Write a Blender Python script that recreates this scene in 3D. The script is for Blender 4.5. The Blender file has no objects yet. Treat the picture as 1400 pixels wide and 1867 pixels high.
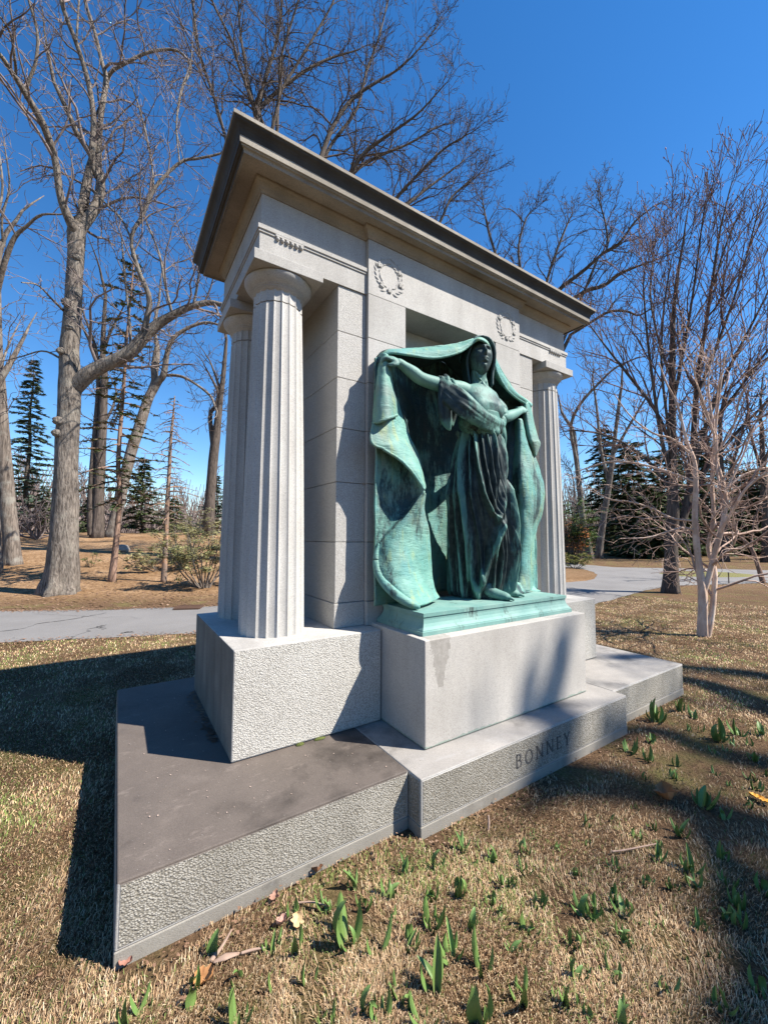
import bpy, bmesh, math, random
import numpy as np
from mathutils import Vector, Matrix, noise as mnoise

scene = bpy.context.scene
COL = scene.collection
R = math.radians

# ------------------------------------------------------------------ camera
CAM = dict(X=-2.4593, Y=-2.9531, Z=1.6, yaw=0.5796, pitch=0.0592, roll=0.0042, f=739.04)
IMG_W, IMG_H = 1400.0, 1867.0


def cam_axes():
    a, p, r = CAM['yaw'], CAM['pitch'], CAM['roll']
    fw = Vector((math.sin(a) * math.cos(p), math.cos(a) * math.cos(p), math.sin(p)))
    rt = Vector((math.cos(a), -math.sin(a), 0))
    up = rt.cross(fw)
    return rt * math.cos(r) + up * math.sin(r), up * math.cos(r) - rt * math.sin(r), fw


RT, UP, FW = cam_axes()
CPOS = Vector((CAM['X'], CAM['Y'], CAM['Z']))
cam_data = bpy.data.cameras.new('camera')
cam = bpy.data.objects.new('camera', cam_data)
COL.objects.link(cam)
cam.matrix_world = Matrix(((RT.x, UP.x, -FW.x, CPOS.x), (RT.y, UP.y, -FW.y, CPOS.y),
                           (RT.z, UP.z, -FW.z, CPOS.z), (0, 0, 0, 1)))
cam_data.sensor_fit = 'VERTICAL'
cam_data.sensor_height = 36.0
cam_data.lens = CAM['f'] / IMG_H * 36.0
cam_data.clip_start = 0.05
cam_data.clip_end = 2000
scene.camera = cam

# ------------------------------------------------------------------ light
SUN_DIR = Vector((0.4675, -0.4627, 0.7532)).normalized()
SUN_EL = math.asin(SUN_DIR.z)
SUN_AZ = math.atan2(SUN_DIR.x, SUN_DIR.y)
world = bpy.data.worlds.new('World')
scene.world = world
world.use_nodes = True
wn = world.node_tree
wn.nodes.clear()
w_out = wn.nodes.new('ShaderNodeOutputWorld')
w_bg = wn.nodes.new('ShaderNodeBackground')
w_sky = wn.nodes.new('ShaderNodeTexSky')
w_sky.sky_type = 'NISHITA'
w_sky.sun_disc = False
w_sky.sun_elevation = SUN_EL
w_sky.sun_rotation = SUN_AZ
w_sky.altitude = 0
w_sky.air_density = 1.0
w_sky.dust_density = 0.0
w_sky.ozone_density = 3.0
w_bg.inputs['Strength'].default_value = 0.093
w_hsv = wn.nodes.new('ShaderNodeHueSaturation')
w_hsv.inputs['Saturation'].default_value = 1.30
w_hsv.inputs['Hue'].default_value = 0.503
wn.links.new(w_sky.outputs[0], w_hsv.inputs['Color'])
wn.links.new(w_hsv.outputs[0], w_bg.inputs['Color'])
wn.links.new(w_bg.outputs[0], w_out.inputs['Surface'])

sun_data = bpy.data.lights.new('sun', 'SUN')
sun_data.energy = 5.0
sun_data.angle = R(0.53)
sun_data.color = (1.0, 0.93, 0.84)
sun = bpy.data.objects.new('sun', sun_data)
COL.objects.link(sun)
sun.rotation_euler = SUN_DIR.to_track_quat('Z', 'Y').to_euler()
sun.location = (6, -6, 12)

vs = scene.view_settings
vs.view_transform = 'Standard'
vs.look = 'None'
vs.exposure = 1.15
vs.gamma = 1.0
vs.use_curve_mapping = False
scene.cycles.max_bounces = 6
scene.cycles.transparent_max_bounces = 8

# ------------------------------------------------------------------ terrain shape and sight lines
def sstep(a, b, x):
    t = min(1.0, max(0.0, (x - a) / (b - a)))
    return t * t * (3 - 2 * t)


def terrain(x, y):
    n = 0.39 * (x + 4.455) + 0.92 * (y - 8.553)
    m = 1.0 - sstep(0.75, 1.35, (x + 2.5) / max(y + 3.0, 0.5)) if y > -2.5 else 0.0
    rise = 1.75 * sstep(0.2, 24.0, n) - 1.6 * sstep(26.0, 70.0, n)
    far = 0.5 * sstep(35, 80, math.hypot(x, y)) * (1 - m)
    z = rise * m * (1.0 if n > -1 else 0.0) + far
    if n > 0.8:
        z += 0.06 * m * sstep(0.8, 5, n) * (mnoise.noise((x * 0.25, y * 0.25, 3.1)) + 0.4 * mnoise.noise((x * 0.9, y * 0.9, 1.1)))
    return z


def sight(u, v):
    return (FW + RT * ((u - IMG_W / 2) / CAM['f']) - UP * ((v - IMG_H / 2) / CAM['f']))


def at_y(u, v, y):
    d = sight(u, v)
    return CPOS + d * ((y - CPOS.y) / d.y)


def at_z(u, v, z):
    d = sight(u, v)
    return CPOS + d * ((z - CPOS.z) / d.z)


def at_dist(u, v, dist):
    d = sight(u, v)
    return CPOS + d * (dist / math.hypot(d.x, d.y))


def on_ground(u, v):
    """the point of the terrain seen at (u, v) of the photograph"""
    d = sight(u, v)
    t, prev = 0.5, 0.5
    while t < 150:
        p = CPOS + d * t
        if p.z < terrain(p.x, p.y):
            break
        prev = t
        t *= 1.02
    lo, hi = prev, t
    for _ in range(20):
        mid = (lo + hi) / 2
        p = CPOS + d * mid
        if p.z < terrain(p.x, p.y):
            hi = mid
        else:
            lo = mid
    p = CPOS + d * hi
    return Vector((p.x, p.y, terrain(p.x, p.y)))


# ------------------------------------------------------------------ object helpers
def tag(o, label=None, cat=None, group=None, kind=None):
    if label:
        o['label'] = label
    if cat:
        o['category'] = cat
    if group:
        o['group'] = group
    if kind:
        o['kind'] = kind
    return o


def link(name, me, mat=None, parent=None, smooth=False):
    o = bpy.data.objects.new(name, me)
    COL.objects.link(o)
    if mat is not None:
        mats = mat if isinstance(mat, (list, tuple)) else [mat]
        for m in mats:
            me.materials.append(m)
    if smooth:
        me.polygons.foreach_set('use_smooth', np.ones(len(me.polygons), dtype=bool))
    if parent is not None:
        o.parent = parent
        pl = parent
        off = Vector((0, 0, 0))
        while pl is not None:
            off += pl.location
            pl = pl.parent
        o.location = -off if o.location.length == 0 else o.location
    return o


def empty(name, loc=(0, 0, 0), label=None, cat=None, group=None):
    o = bpy.data.objects.new(name, None)
    COL.objects.link(o)
    o.location = loc
    o.empty_display_size = 0.2
    return tag(o, label, cat, group)


def mesh_np(name, V, F, smooth=False):
    """V (n,3) float, F (m,k) int, all faces with k corners"""
    V = np.ascontiguousarray(V, dtype=np.float32)
    F = np.ascontiguousarray(F, dtype=np.int32)
    me = bpy.data.meshes.new(name)
    me.vertices.add(len(V))
    me.vertices.foreach_set('co', V.ravel())
    k = F.shape[1]
    me.loops.add(F.size)
    me.loops.foreach_set('vertex_index', F.ravel())
    me.polygons.add(len(F))
    me.polygons.foreach_set('loop_start', np.arange(0, F.size, k, dtype=np.int32))
    me.polygons.foreach_set('loop_total', np.full(len(F), k, dtype=np.int32))
    if smooth:
        me.polygons.foreach_set('use_smooth', np.ones(len(F), dtype=bool))
    me.update()
    me.validate()
    return me


def bm_mesh(name, bm):
    me = bpy.data.meshes.new(name)
    bmesh.ops.recalc_face_normals(bm, faces=bm.faces)
    bm.to_mesh(me)
    bm.free()
    return me


def block_bm(x0, x1, y0, y1, z0, z1, bevel=0.004, rough=(), margin=0.016, proud=0.003):
    """a dressed stone: bevelled box; faces whose direction is in rough get a drafted margin
    round a picked panel (material slot 1)"""
    bm = bmesh.new()
    bmesh.ops.create_cube(bm, size=1.0)
    for v in bm.verts:
        v.co = Vector((x0 if v.co.x < 0 else x1, y0 if v.co.y < 0 else y1, z0 if v.co.z < 0 else z1))
    bm.normal_update()
    if rough:
        dirs = {'-x': (-1, 0, 0), '+x': (1, 0, 0), '-y': (0, -1, 0), '+y': (0, 1, 0), '+z': (0, 0, 1)}
        fs = [f for f in bm.faces if any(f.normal.dot(Vector(dirs[d])) > 0.9 for d in rough)]
        r = bmesh.ops.inset_individual(bm, faces=fs, thickness=margin, depth=0)
        r2 = bmesh.ops.inset_individual(bm, faces=fs, thickness=0.004, depth=proud)
        for f in fs:
            f.material_index = 1
    if bevel > 0:
        es = [e for e in bm.edges if all(abs(f.material_index) == 0 for f in e.link_faces)
              and len(e.link_faces) == 2 and e.link_faces[0].normal.dot(e.link_faces[1].normal) < 0.3]
        bmesh.ops.bevel(bm, geom=es, offset=bevel, segments=2, affect='EDGES', profile=0.5)
    return bm


def block(name, box, mat, parent, bevel=0.004, rough=(), margin=0.016, proud=0.003):
    return link(name, bm_mesh(name, block_bm(*box, bevel=bevel, rough=rough, margin=margin, proud=proud)), mat, parent)


def sweep_rect_bm(x0, x1, y0, y1, prof):
    """a moulding run round a rectangle: prof = [(offset outwards, z)...] with mitred corners"""
    bm = bmesh.new()
    rings = []
    for o, z in prof:
        rings.append([bm.verts.new(c) for c in ((x0 - o, y0 - o, z), (x1 + o, y0 - o, z), (x1 + o, y1 + o, z), (x0 - o, y1 + o, z))])
    for a, b in zip(rings, rings[1:]):
        for i in range(4):
            j = (i + 1) % 4
            bm.faces.new((a[i], a[j], b[j], b[i]))
    bm.faces.new(rings[0][::-1])
    bm.faces.new(rings[-1])
    return bm


# ------------------------------------------------------------------ material helpers
def new_mat(name):
    m = bpy.data.materials.new(name)
    m.use_nodes = True
    nt = m.node_tree
    nt.nodes.clear()
    out = nt.nodes.new('ShaderNodeOutputMaterial')
    b = nt.nodes.new('ShaderNodeBsdfPrincipled')
    nt.links.new(b.outputs[0], out.inputs['Surface'])
    return m, nt, b


class NT:
    """tiny wrapper to write node graphs briefly"""

    def __init__(self, nt, coord='Object'):
        self.nt = nt
        tc = nt.nodes.new('ShaderNodeTexCoord')
        self.co = tc.outputs[coord]

    def mapping(self, scale=(1, 1, 1), rot=(0, 0, 0), loc=(0, 0, 0)):
        n = self.nt.nodes.new('ShaderNodeMapping')
        n.inputs['Scale'].default_value = scale
        n.inputs['Rotation'].default_value = rot
        n.inputs['Location'].default_value = loc
        self.nt.links.new(self.co, n.inputs['Vector'])
        return n.outputs[0]

    def noise(self, scale, detail=4, rough=0.55, vec=None, dist=0.0):
        n = self.nt.nodes.new('ShaderNodeTexNoise')
        n.inputs['Scale'].default_value = scale
        n.inputs['Detail'].default_value = detail
        n.inputs['Roughness'].default_value = rough
        n.inputs['Distortion'].default_value = dist
        self.nt.links.new(vec if vec is not None else self.co, n.inputs['Vector'])
        return n.outputs['Fac']

    def voronoi(self, scale, vec=None, feature='F1', out='Distance', rnd=1.0):
        n = self.nt.nodes.new('ShaderNodeTexVoronoi')
        n.feature = feature
        n.inputs['Scale'].default_value = scale
        n.inputs['Randomness'].default_value = rnd
        self.nt.links.new(vec if vec is not None else self.co, n.inputs['Vector'])
        return n.outputs[out]

    def ramp(self, fac, stops, interp='LINEAR'):
        n = self.nt.nodes.new('ShaderNodeValToRGB')
        cr = n.color_ramp
        cr.interpolation = interp
        while len(cr.elements) < len(stops):
            cr.elements.new(0.5)
        for e, (p, c) in zip(cr.elements, stops):
            e.position = p
            e.color = (c, c, c, 1) if not isinstance(c, (tuple, list)) else (*c[:3], 1)
        self.nt.links.new(fac, n.inputs[0])
        return n.outputs[0]

    def mix(self, fac, a, b, mode='MIX'):
        n = self.nt.nodes.new('ShaderNodeMix')
        n.data_type = 'RGBA'
        n.blend_type = mode
        n.clamp_factor = True
        for sock, val in ((n.inputs[0], fac), (n.inputs[6], a), (n.inputs[7], b)):
            if isinstance(val, (int, float)):
                sock.default_value = val if sock.type == 'VALUE' else (val, val, val, 1)
            elif isinstance(val, (tuple, list)):
                sock.default_value = (*val[:3], 1)
            else:
                self.nt.links.new(val, sock)
        return n.outputs[2]

    def math(self, op, a, b=0.0, clamp=False):
        n = self.nt.nodes.new('ShaderNodeMath')
        n.operation = op
        n.use_clamp = clamp
        for sock, val in ((n.inputs[0], a), (n.inputs[1], b)):
            if isinstance(val, (int, float)):
                sock.default_value = val
            else:
                self.nt.links.new(val, sock)
        return n.outputs[0]

    def sep(self, vec=None):
        n = self.nt.nodes.new('ShaderNodeSeparateXYZ')
        self.nt.links.new(vec if vec is not None else self.co, n.inputs[0])
        return n.outputs

    def bump(self, height, strength=0.5, dist=0.01, normal=None):
        n = self.nt.nodes.new('ShaderNodeBump')
        n.inputs['Strength'].default_value = strength
        n.inputs['Distance'].default_value = dist
        self.nt.links.new(height, n.inputs['Height'])
        if normal is not None:
            self.nt.links.new(normal, n.inputs['Normal'])
        return n.outputs[0]

    def attr(self, name, out='Fac'):
        n = self.nt.nodes.new('ShaderNodeAttribute')
        n.attribute_name = name
        return n.outputs[out]

    def set(self, b, **kw):
        for k, v in kw.items():
            s = b.inputs[k.replace('_', ' ')]
            if isinstance(v, (int, float)):
                s.default_value = v
            elif isinstance(v, (tuple, list)):
                s.default_value = (*v[:3], 1)
            else:
                self.nt.links.new(v, s)


def weathered_top(name, base, seed):
    """flat stone top: blotched grimy film, pale scuffs, specks of lichen"""
    m, nt, b = new_mat(name)
    g = NT(nt)
    v = g.mapping(loc=(seed, seed * 0.6, 0))
    lo = tuple(c * 0.42 for c in base)
    hi = tuple(min(0.6, c * 1.45) for c in base)
    n1 = g.noise(1.6, 7, 0.62, vec=v, dist=0.5)
    n2 = g.noise(7, 6, 0.7, vec=v)
    f = g.math('ADD', g.math('MULTIPLY', n1, 0.7), g.math('MULTIPLY', n2, 0.3))
    col = g.ramp(f, [(0.33, lo), (0.47, base), (0.58, tuple(c * 1.12 for c in base)), (0.70, hi)])
    col = g.mix(0.7, col, g.ramp(g.noise(240, 3, 0.7), [(0.3, 0.62), (0.7, 1.3)]), 'MULTIPLY')
    sc = g.ramp(g.noise(3.3, 8, 0.75, vec=g.mapping(scale=(1, 2.2, 1), loc=(seed + 3, 2, 0))), [(0.58, 0.0), (0.74, 0.6)])
    col = g.mix(sc, col, tuple(min(0.36, c * 2.6) for c in base))
    sp = g.ramp(g.voronoi(34, vec=v), [(0.03, 0.8), (0.07, 0.0)])
    col = g.mix(sp, col, (0.42, 0.40, 0.36))
    oi = g.ramp(g.noise(50, 2, 0.5), [(0.70, 0.0), (0.78, 0.5)])
    col = g.mix(oi, col, (0.08, 0.07, 0.06))
    nrm = g.bump(g.noise(180, 4, 0.7), 0.45, 0.003)
    g.set(b, Base_Color=col, Roughness=g.ramp(n2, [(0.3, 0.6), (0.7, 0.85)]), Normal=nrm)
    b.inputs['Specular IOR Level'].default_value = 0.3
    return m


def granite(name, base=(0.46, 0.448, 0.42), grain=1.0, pick=0.0, pick_scale=95.0, stain=0.35, stain_col=(0.16, 0.14, 0.12), seed=0.0, streak=0.0, streak_col=(0.07, 0.065, 0.055), pit_dark=0.78):
    m, nt, b = new_mat(name)
    g = NT(nt)
    # mineral grains
    sp = g.voronoi(260, out='Color')
    spv = g.ramp(sp, [(0.0, 0.30), (0.22, 0.62), (0.5, 0.95), (1.0, 1.22)])
    fine = g.noise(420, 2, 0.6)
    col = g.mix(0.55 * grain, base, spv, 'MULTIPLY')
    col = g.mix(0.25, col, g.ramp(fine, [(0.3, 0.6), (0.7, 1.3)]), 'MULTIPLY')
    # broad weathering
    v = g.mapping(loc=(seed, seed * 0.7, seed * 1.3))
    w = g.noise(1.7, 6, 0.62, vec=v)
    wf = g.ramp(w, [(0.36, 0.0), (0.72, 1.0)])
    col = g.mix(g.math('MULTIPLY', wf, stain), col, stain_col)
    if streak:
        vs_ = g.mapping(scale=(4.5, 4.5, 0.8), loc=(seed, 0, 0))
        st = g.noise(1.6, 5, 0.6, vec=vs_)
        col = g.mix(g.math('MULTIPLY', g.ramp(st, [(0.38, 0.0), (0.75, 1.0)]), streak), col, streak_col)
    oi = nt.nodes.new('ShaderNodeObjectInfo')
    col = g.mix(1.0, col, g.ramp(oi.outputs['Random'], [(0.0, 0.90), (1.0, 1.07)]), 'MULTIPLY')
    h = g.noise(300, 3, 0.6)
    nrm = g.bump(h, 0.25, 0.002)
    if pick:
        vw = g.noise(130, 2, 0.5)
        pk = g.voronoi(pick_scale, vec=g.mapping(scale=(1, 1, 1.15)))
        ph = g.math('SUBTRACT', 0.6, pk)
        ph2 = g.math('ADD', g.math('MULTIPLY', ph, 1.0), g.math('MULTIPLY', vw, 0.35))
        nrm = g.bump(ph2, 0.9, pick, nrm)
        # darker brown between the raised points
        col = g.mix(g.ramp(pk, [(0.28, 0.0), (0.60, pit_dark)]), col, (0.13, 0.112, 0.08))
        pc = g.voronoi(pick_scale, vec=g.mapping(scale=(1, 1, 1.15)), out='Color')
        col = g.mix(0.5, col, g.ramp(pc, [(0.0, 0.72), (1.0, 1.25)]), 'MULTIPLY')
    g.set(b, Base_Color=col, Roughness=0.82, Normal=nrm)
    b.inputs['Specular IOR Level'].default_value = 0.3
    return m


MAT = {}
MAT['granite'] = granite('granite_smooth', (0.47, 0.458, 0.43), stain=0.26, seed=1.0, streak=0.28, streak_col=(0.13, 0.12, 0.10))
MAT['granite_wing'] = granite('granite_weathered', (0.46, 0.448, 0.42), stain=0.4, seed=4.0, streak=0.25)
MAT['granite_fine'] = granite('granite_fine_picked', (0.49, 0.478, 0.45), pick=0.0022, pick_scale=160, stain=0.2, seed=2.0, pit_dark=0.22)
MAT['granite_pick'] = granite('granite_picked', (0.56, 0.545, 0.50), pick=0.0036, pick_scale=125, stain=0.2, seed=3.0, pit_dark=0.42)
MAT['granite_step'] = granite('granite_step_picked', (0.475, 0.455, 0.405), pick=0.0038, pick_scale=118, stain=0.45, stain_col=(0.185, 0.172, 0.14), seed=7.0, streak=0.35, pit_dark=0.66)
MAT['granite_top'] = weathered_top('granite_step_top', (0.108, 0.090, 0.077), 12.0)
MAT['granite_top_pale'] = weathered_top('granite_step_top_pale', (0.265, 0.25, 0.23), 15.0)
MAT['granite_foot'] = weathered_top('granite_footing', (0.235, 0.22, 0.19), 33.0)
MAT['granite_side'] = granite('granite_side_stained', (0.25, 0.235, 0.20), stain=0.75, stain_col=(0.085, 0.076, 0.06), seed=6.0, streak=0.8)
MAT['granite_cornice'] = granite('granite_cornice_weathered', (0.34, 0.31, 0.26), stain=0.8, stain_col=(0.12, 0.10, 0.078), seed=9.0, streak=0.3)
MAT['granite_black'] = granite('granite_weathered_shade', (0.075, 0.068, 0.058), grain=0.7, stain=0.7, stain_col=(0.03, 0.027, 0.023), seed=21.0, streak=0.5, streak_col=(0.02, 0.018, 0.016))  # black weathering plus shade of undercut and left side put into the colour
MAT['granite_soffit'] = granite('granite_soffit_stain_shade', (0.34, 0.295, 0.235), stain=0.75, stain_col=(0.10, 0.082, 0.06), seed=23.0)  # stains, plus the overhang's shade darkened into the stone colour
# ================================================================== THE MONUMENT
ZS, ZP, ZQ, ZA = 0.307, 0.937, 0.959, 3.485
monument = empty('memorial_monument', (0, 0.2, 0),
                 'pale granite memorial with fluted columns, heavy cornice and stepped base standing on the lawn', 'monument')

# steps
SX, SY, CX, CY, SB = 2.415, -1.086, 1.066, -1.194, 1.17
GT, GS = MAT['granite_top'], MAT['granite_step']


def step_block(x0, x1, y0, y1, label, rough, top='granite_top'):
    bm = block_bm(x0, x1, y0, y1, 0.062, ZS, bevel=0.005, rough=rough, margin=0.014, proud=0.002)
    bm.normal_update()
    for f in bm.faces:
        if f.material_index == 0 and f.normal.z < 0.7 and (top != 'granite_top' or f.calc_center_median().z < ZS - 0.03):
            f.material_index = 2
    o = link('step_block', bm_mesh('step_block', bm), [MAT[top], GS, MAT['granite_wing']], monument)
    o['label'] = label
    f = block('footing', (x0 - 0.002, x1 + 0.002, y0 - 0.002, y1, -0.25, 0.0615), MAT['granite_foot'], o, bevel=0.004)
    return o


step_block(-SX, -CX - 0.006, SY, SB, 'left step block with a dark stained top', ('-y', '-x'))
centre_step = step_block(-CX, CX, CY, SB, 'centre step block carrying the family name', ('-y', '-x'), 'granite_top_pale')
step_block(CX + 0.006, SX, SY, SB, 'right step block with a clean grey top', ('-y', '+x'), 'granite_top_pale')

# inscription, cut letters set into the picked front of the centre step
letter_mat, _nt, _b = new_mat('letter_dark')
_g = NT(_nt)
_g.set(_b, Base_Color=_g.mix(_g.noise(60), (0.05, 0.048, 0.045), (0.11, 0.105, 0.10)), Roughness=0.9)  # plain dark tone over the letters


def stroke(bm, pts, w, depth=0.006):
    """a carved stroke: ribbon of varying width w along pts (x, z), with a sunk floor and a raised lip"""
    n = len(pts)
    ring = []
    for i, (x, z) in enumerate(pts):
        a = pts[max(i - 1, 0)]
        b = pts[min(i + 1, n - 1)]
        dx, dz = b[0] - a[0], b[1] - a[1]
        l = math.hypot(dx, dz) or 1
        nx, nz = -dz / l, dx / l
        ww = w[i] if isinstance(w, (list, tuple)) else w
        ring.append((bm.verts.new((x + nx * ww / 2, 0, z + nz * ww / 2)), bm.verts.new((x - nx * ww / 2, 0, z - nz * ww / 2)),
                     bm.verts.new((x + nx * ww / 2, depth, z + nz * ww / 2)), bm.verts.new((x - nx * ww / 2, depth, z - nz * ww / 2))))
    for a, b in zip(ring, ring[1:]):
        bm.faces.new((a[0], b[0], b[1], a[1]))
        bm.faces.new((a[0], a[2], b[2], b[0]))
        bm.faces.new((a[1], b[1], b[3], a[3]))
        bm.faces.new((a[2], a[3], b[3], b[2]))
    bm.faces.new(ring[0][:1] + (ring[0][1], ring[0][3], ring[0][2]))
    bm.faces.new((ring[-1][0], ring[-1][2], ring[-1][3], ring[-1][1]))


def arc(cx, cz, rx, rz, a0, a1, n=18):
    return [(cx + rx * math.cos(R(a0 + (a1 - a0) * i / n)), cz + rz * math.sin(R(a0 + (a1 - a0) * i / n))) for i in range(n + 1)]


def letter(ch, x, s=0.082):
    bm = bmesh.new()
    T, t = 0.0125, 0.006

    def S(pts, w):
        stroke(bm, [(p[0] * s, p[1] * s) for p in pts], w)

    def serif(px, pz, w=0.26):
        S([(px - w / 2, pz), (px + w / 2, pz)], 0.005)
    if ch == 'B':
        S([(.12, 0), (.12, 1)], T)
        S([(.04, .98), (.30, .98)] + arc(.30, .76, .24, .22, 90, -90), [t, t] + [t + (T - t) * math.sin(math.pi * i / 18) for i in range(19)])
        S([(.12, .54), (.30, .54)] + arc(.32, .28, .30, .26, 90, -90) + [(.04, .02)], [t, t] + [t + (T - t) * math.sin(math.pi * i / 18) for i in range(19)] + [t])
        wd = .70
    elif ch == 'O':
        S(arc(.46, .5, .40, .49, 90, 450, 40), [t + (T - t) * abs(math.cos(2 * math.pi * (i / 40) + math.pi / 2)) for i in range(41)])
        wd = .92
    elif ch == 'N':
        S([(.12, 0), (.12, 1)], t)
        S([(.10, 1), (.82, 0)], T)
        S([(.82, 0), (.82, 1)], t)
        serif(.12, .01)
        serif(.06, .99, .2)
        serif(.82, .99)
        wd = .94
    elif ch == 'E':
        S([(.14, 0), (.14, 1)], T)
        S([(.04, .98), (.58, .98), (.59, .86)], t)
        S([(.14, .52), (.48, .52)], t)
        S([(.48, .62), (.48, .42)], 0.004)
        S([(.04, .02), (.60, .02), (.63, .16)], t)
        wd = .68
    elif ch == 'Y':
        S([(.06, 1), (.40, .48)], T)
        S([(.74, 1), (.40, .48)], t)
        S([(.40, .50), (.40, 0)], T)
        serif(.08, .99)
        serif(.74, .99)
        serif(.40, .01)
        wd = .80
    o = link('inscription_letter', bm_mesh('inscription_letter', bm), letter_mat, None)
    o.parent = centre_step
    o.location = Vector((x, CY - 0.0045, 0.138)) - monument.location - centre_step.location
    return wd * s


_x = -0.306
for _ch in 'BONNEY':
    _w = {'B': .70, 'O': .92, 'N': .94, 'E': .68, 'Y': .80}[_ch] * 0.082
    letter(_ch, _x)
    _x += _w + 0.0335

# plinths under the columns
PX, PY, PB, QX, QY = 1.878, -0.497, 0.82, 0.863, -0.978
for _s, _lab in ((-1, 'left plinth, its side streaked dark'), (1, 'right plinth')):
    xa, xb = (-PX, -QX - 0.008) if _s < 0 else (QX + 0.008, PX)
    bm = block_bm(xa, xb, PY, PB, ZS + 0.006, ZP, bevel=0.006, rough=('-y',), margin=0.007, proud=0.001)
    bm.normal_update()
    for f in bm.faces:
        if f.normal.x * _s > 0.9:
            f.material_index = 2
        if f.normal.z > 0.9:
            f.material_index = 3
    o = link('plinth', bm_mesh('plinth', bm), [MAT['granite_wing'], MAT['granite_pick'], MAT['granite_side'], MAT['granite_wing']], monument)
    o['label'] = _lab
    block('mortar_bed', (xa + 0.012, xb - 0.012, PY + 0.012, PB - 0.012, ZS - 0.01, ZS + 0.0058), MAT['granite_wing'], o, bevel=0)

# statue pedestal with a water stain on its left end
ped_mat = granite('granite_pedestal', (0.475, 0.452, 0.412), stain=0.30, seed=2.5, streak=0.22, streak_col=(0.17, 0.16, 0.14))
nt = ped_mat.node_tree
_g = NT(nt)
_b = [n for n in nt.nodes if n.type == 'BSDF_PRINCIPLED'][0]
_old = _b.inputs['Base Color'].links[0].from_socket
_xyz = _g.sep()
_wob = _g.noise(26, 6, 0.7)
_cx = _g.math('ABSOLUTE', _g.math('SUBTRACT', _xyz[0], -0.735))
_len = _g.math('SUBTRACT', ZQ, _xyz[2])
# width of the stain shrinks down the face
_wid = _g.math('SUBTRACT', 0.092, _g.math('MULTIPLY', _len, 0.23))
_wid = _g.math('ADD', _wid, _g.math('MULTIPLY', _g.math('SUBTRACT', _wob, 0.5), 0.10))
_m1 = _g.math('GREATER_THAN', _wid, _cx)
_m1 = _g.math('MULTIPLY', _m1, _g.math('LESS_THAN', _len, 0.30))
_m1 = _g.math('MULTIPLY', _m1, _g.math('LESS_THAN', _xyz[1], -0.9))
_m2 = _g.math('MULTIPLY', _m1, _g.ramp(_g.noise(35, 4, 0.7), [(0.3, 0.35), (0.6, 0.72)]))
_new = _g.mix(_m2, _old, (0.22, 0.205, 0.18))
# green run-off along the foot
_gr = _g.math('MULTIPLY', _g.math('LESS_THAN', _xyz[2], _g.math('ADD', ZS - 0.008, _g.math('MULTIPLY', _g.noise(14, 4, 0.7), 0.05))), 0.7)
_new = _g.mix(_gr, _new, (0.20, 0.27, 0.22))
nt.links.new(_new, _b.inputs['Base Color'])
block('pedestal', (-QX, QX, QY, PB - 0.02, ZS + 0.004, ZQ), [ped_mat], monument, bevel=0.006)

# ---- piers and the niche wall, laid in courses
COURSES = [ZP + 0.002, 1.116, 1.556, 1.996, 2.401, 2.78, 3.134, ZA - 0.002]
gap = 0.0036
for _s in (-1, 1):
    pier = empty('pier', (0, 0, 0), 'left pier behind the columns' if _s < 0 else 'right pier behind the columns')
    pier.parent = monument
    pier.location = (_s * 0.9, -0.2, ZP)
    for i, (z0, z1) in enumerate(zip(COURSES, COURSES[1:])):
        e = 0.008 if i == 0 else 0.0
        xa, xb = sorted((_s * (1.142 + e), _s * 0.901))
        zt = z1 - gap if i < 6 else z1
        bo = block('granite_block', (xa, xb, -0.30 - e, 0.72, z0, zt), [MAT['granite_fine'], MAT['granite_fine']], pier, bevel=0.003)
        xa, xb = sorted((_s * 0.8985, _s * (0.54 - e)))
        block('granite_block', (xa, xb, -0.335 - e, 0.30, z0, zt), [MAT['granite']], pier, bevel=0.003)
niche = empty('niche_wall', (0, 0, ZP))
niche.parent = monument
niche.location = (0, -0.2, ZP)
for z0, z1 in zip(COURSES, COURSES[1:]):
    block('granite_block', (-0.542, 0.542, -0.03, 0.30, z0, z1 - gap), [MAT['granite']], niche, bevel=0.003)

# ---- fluted columns
def column_shaft(rb, rt_, z0, z1, nfl=20, groove=None):
    prof = []
    nz = 26
    for i in range(nz + 1):
        t = i / nz
        r = rb + (rt_ - rb) * t + 0.006 * math.sin(math.pi * t)
        prof.append((r, z0 + (z1 - z0) * t))
    if groove:
        ins = []
        for gz in groove:
            t = (gz - z0) / (z1 - z0)
            r = rb + (rt_ - rb) * t + 0.006 * math.sin(math.pi * t)
            ins += [(r, gz - 0.0045), (r - 0.016, gz - 0.0035), (r - 0.016, gz + 0.0035), (r, gz + 0.0045)]
        prof = sorted([p for p in prof if all(abs(p[1] - gz) > 0.01 for gz in groove)] + ins, key=lambda p: p[1])
    sub = 8
    n = nfl * sub
    V, F = [], []
    for r, z in prof:
        for k in range(n):
            a = 2 * math.pi * (k + 0.0) / n + math.pi / nfl
            s = (k % sub) / sub
            # scalloped flute, sharp arris
            d = 0.205 * r * (2 * math.pi / nfl) * math.sqrt(max(0.0, 1 - (2 * s - 1) ** 2)) * 0.9
            rr = r - d
            V.append((rr * math.cos(a), rr * math.sin(a), z))
    m = len(prof)
    for i in range(m - 1):
        for k in range(n):
            k2 = (k + 1) % n
            F.append((i * n + k, i * n + k2, (i + 1) * n + k2, (i + 1) * n + k))
    return mesh_np('shaft', np.array(V), np.array(F))


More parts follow.
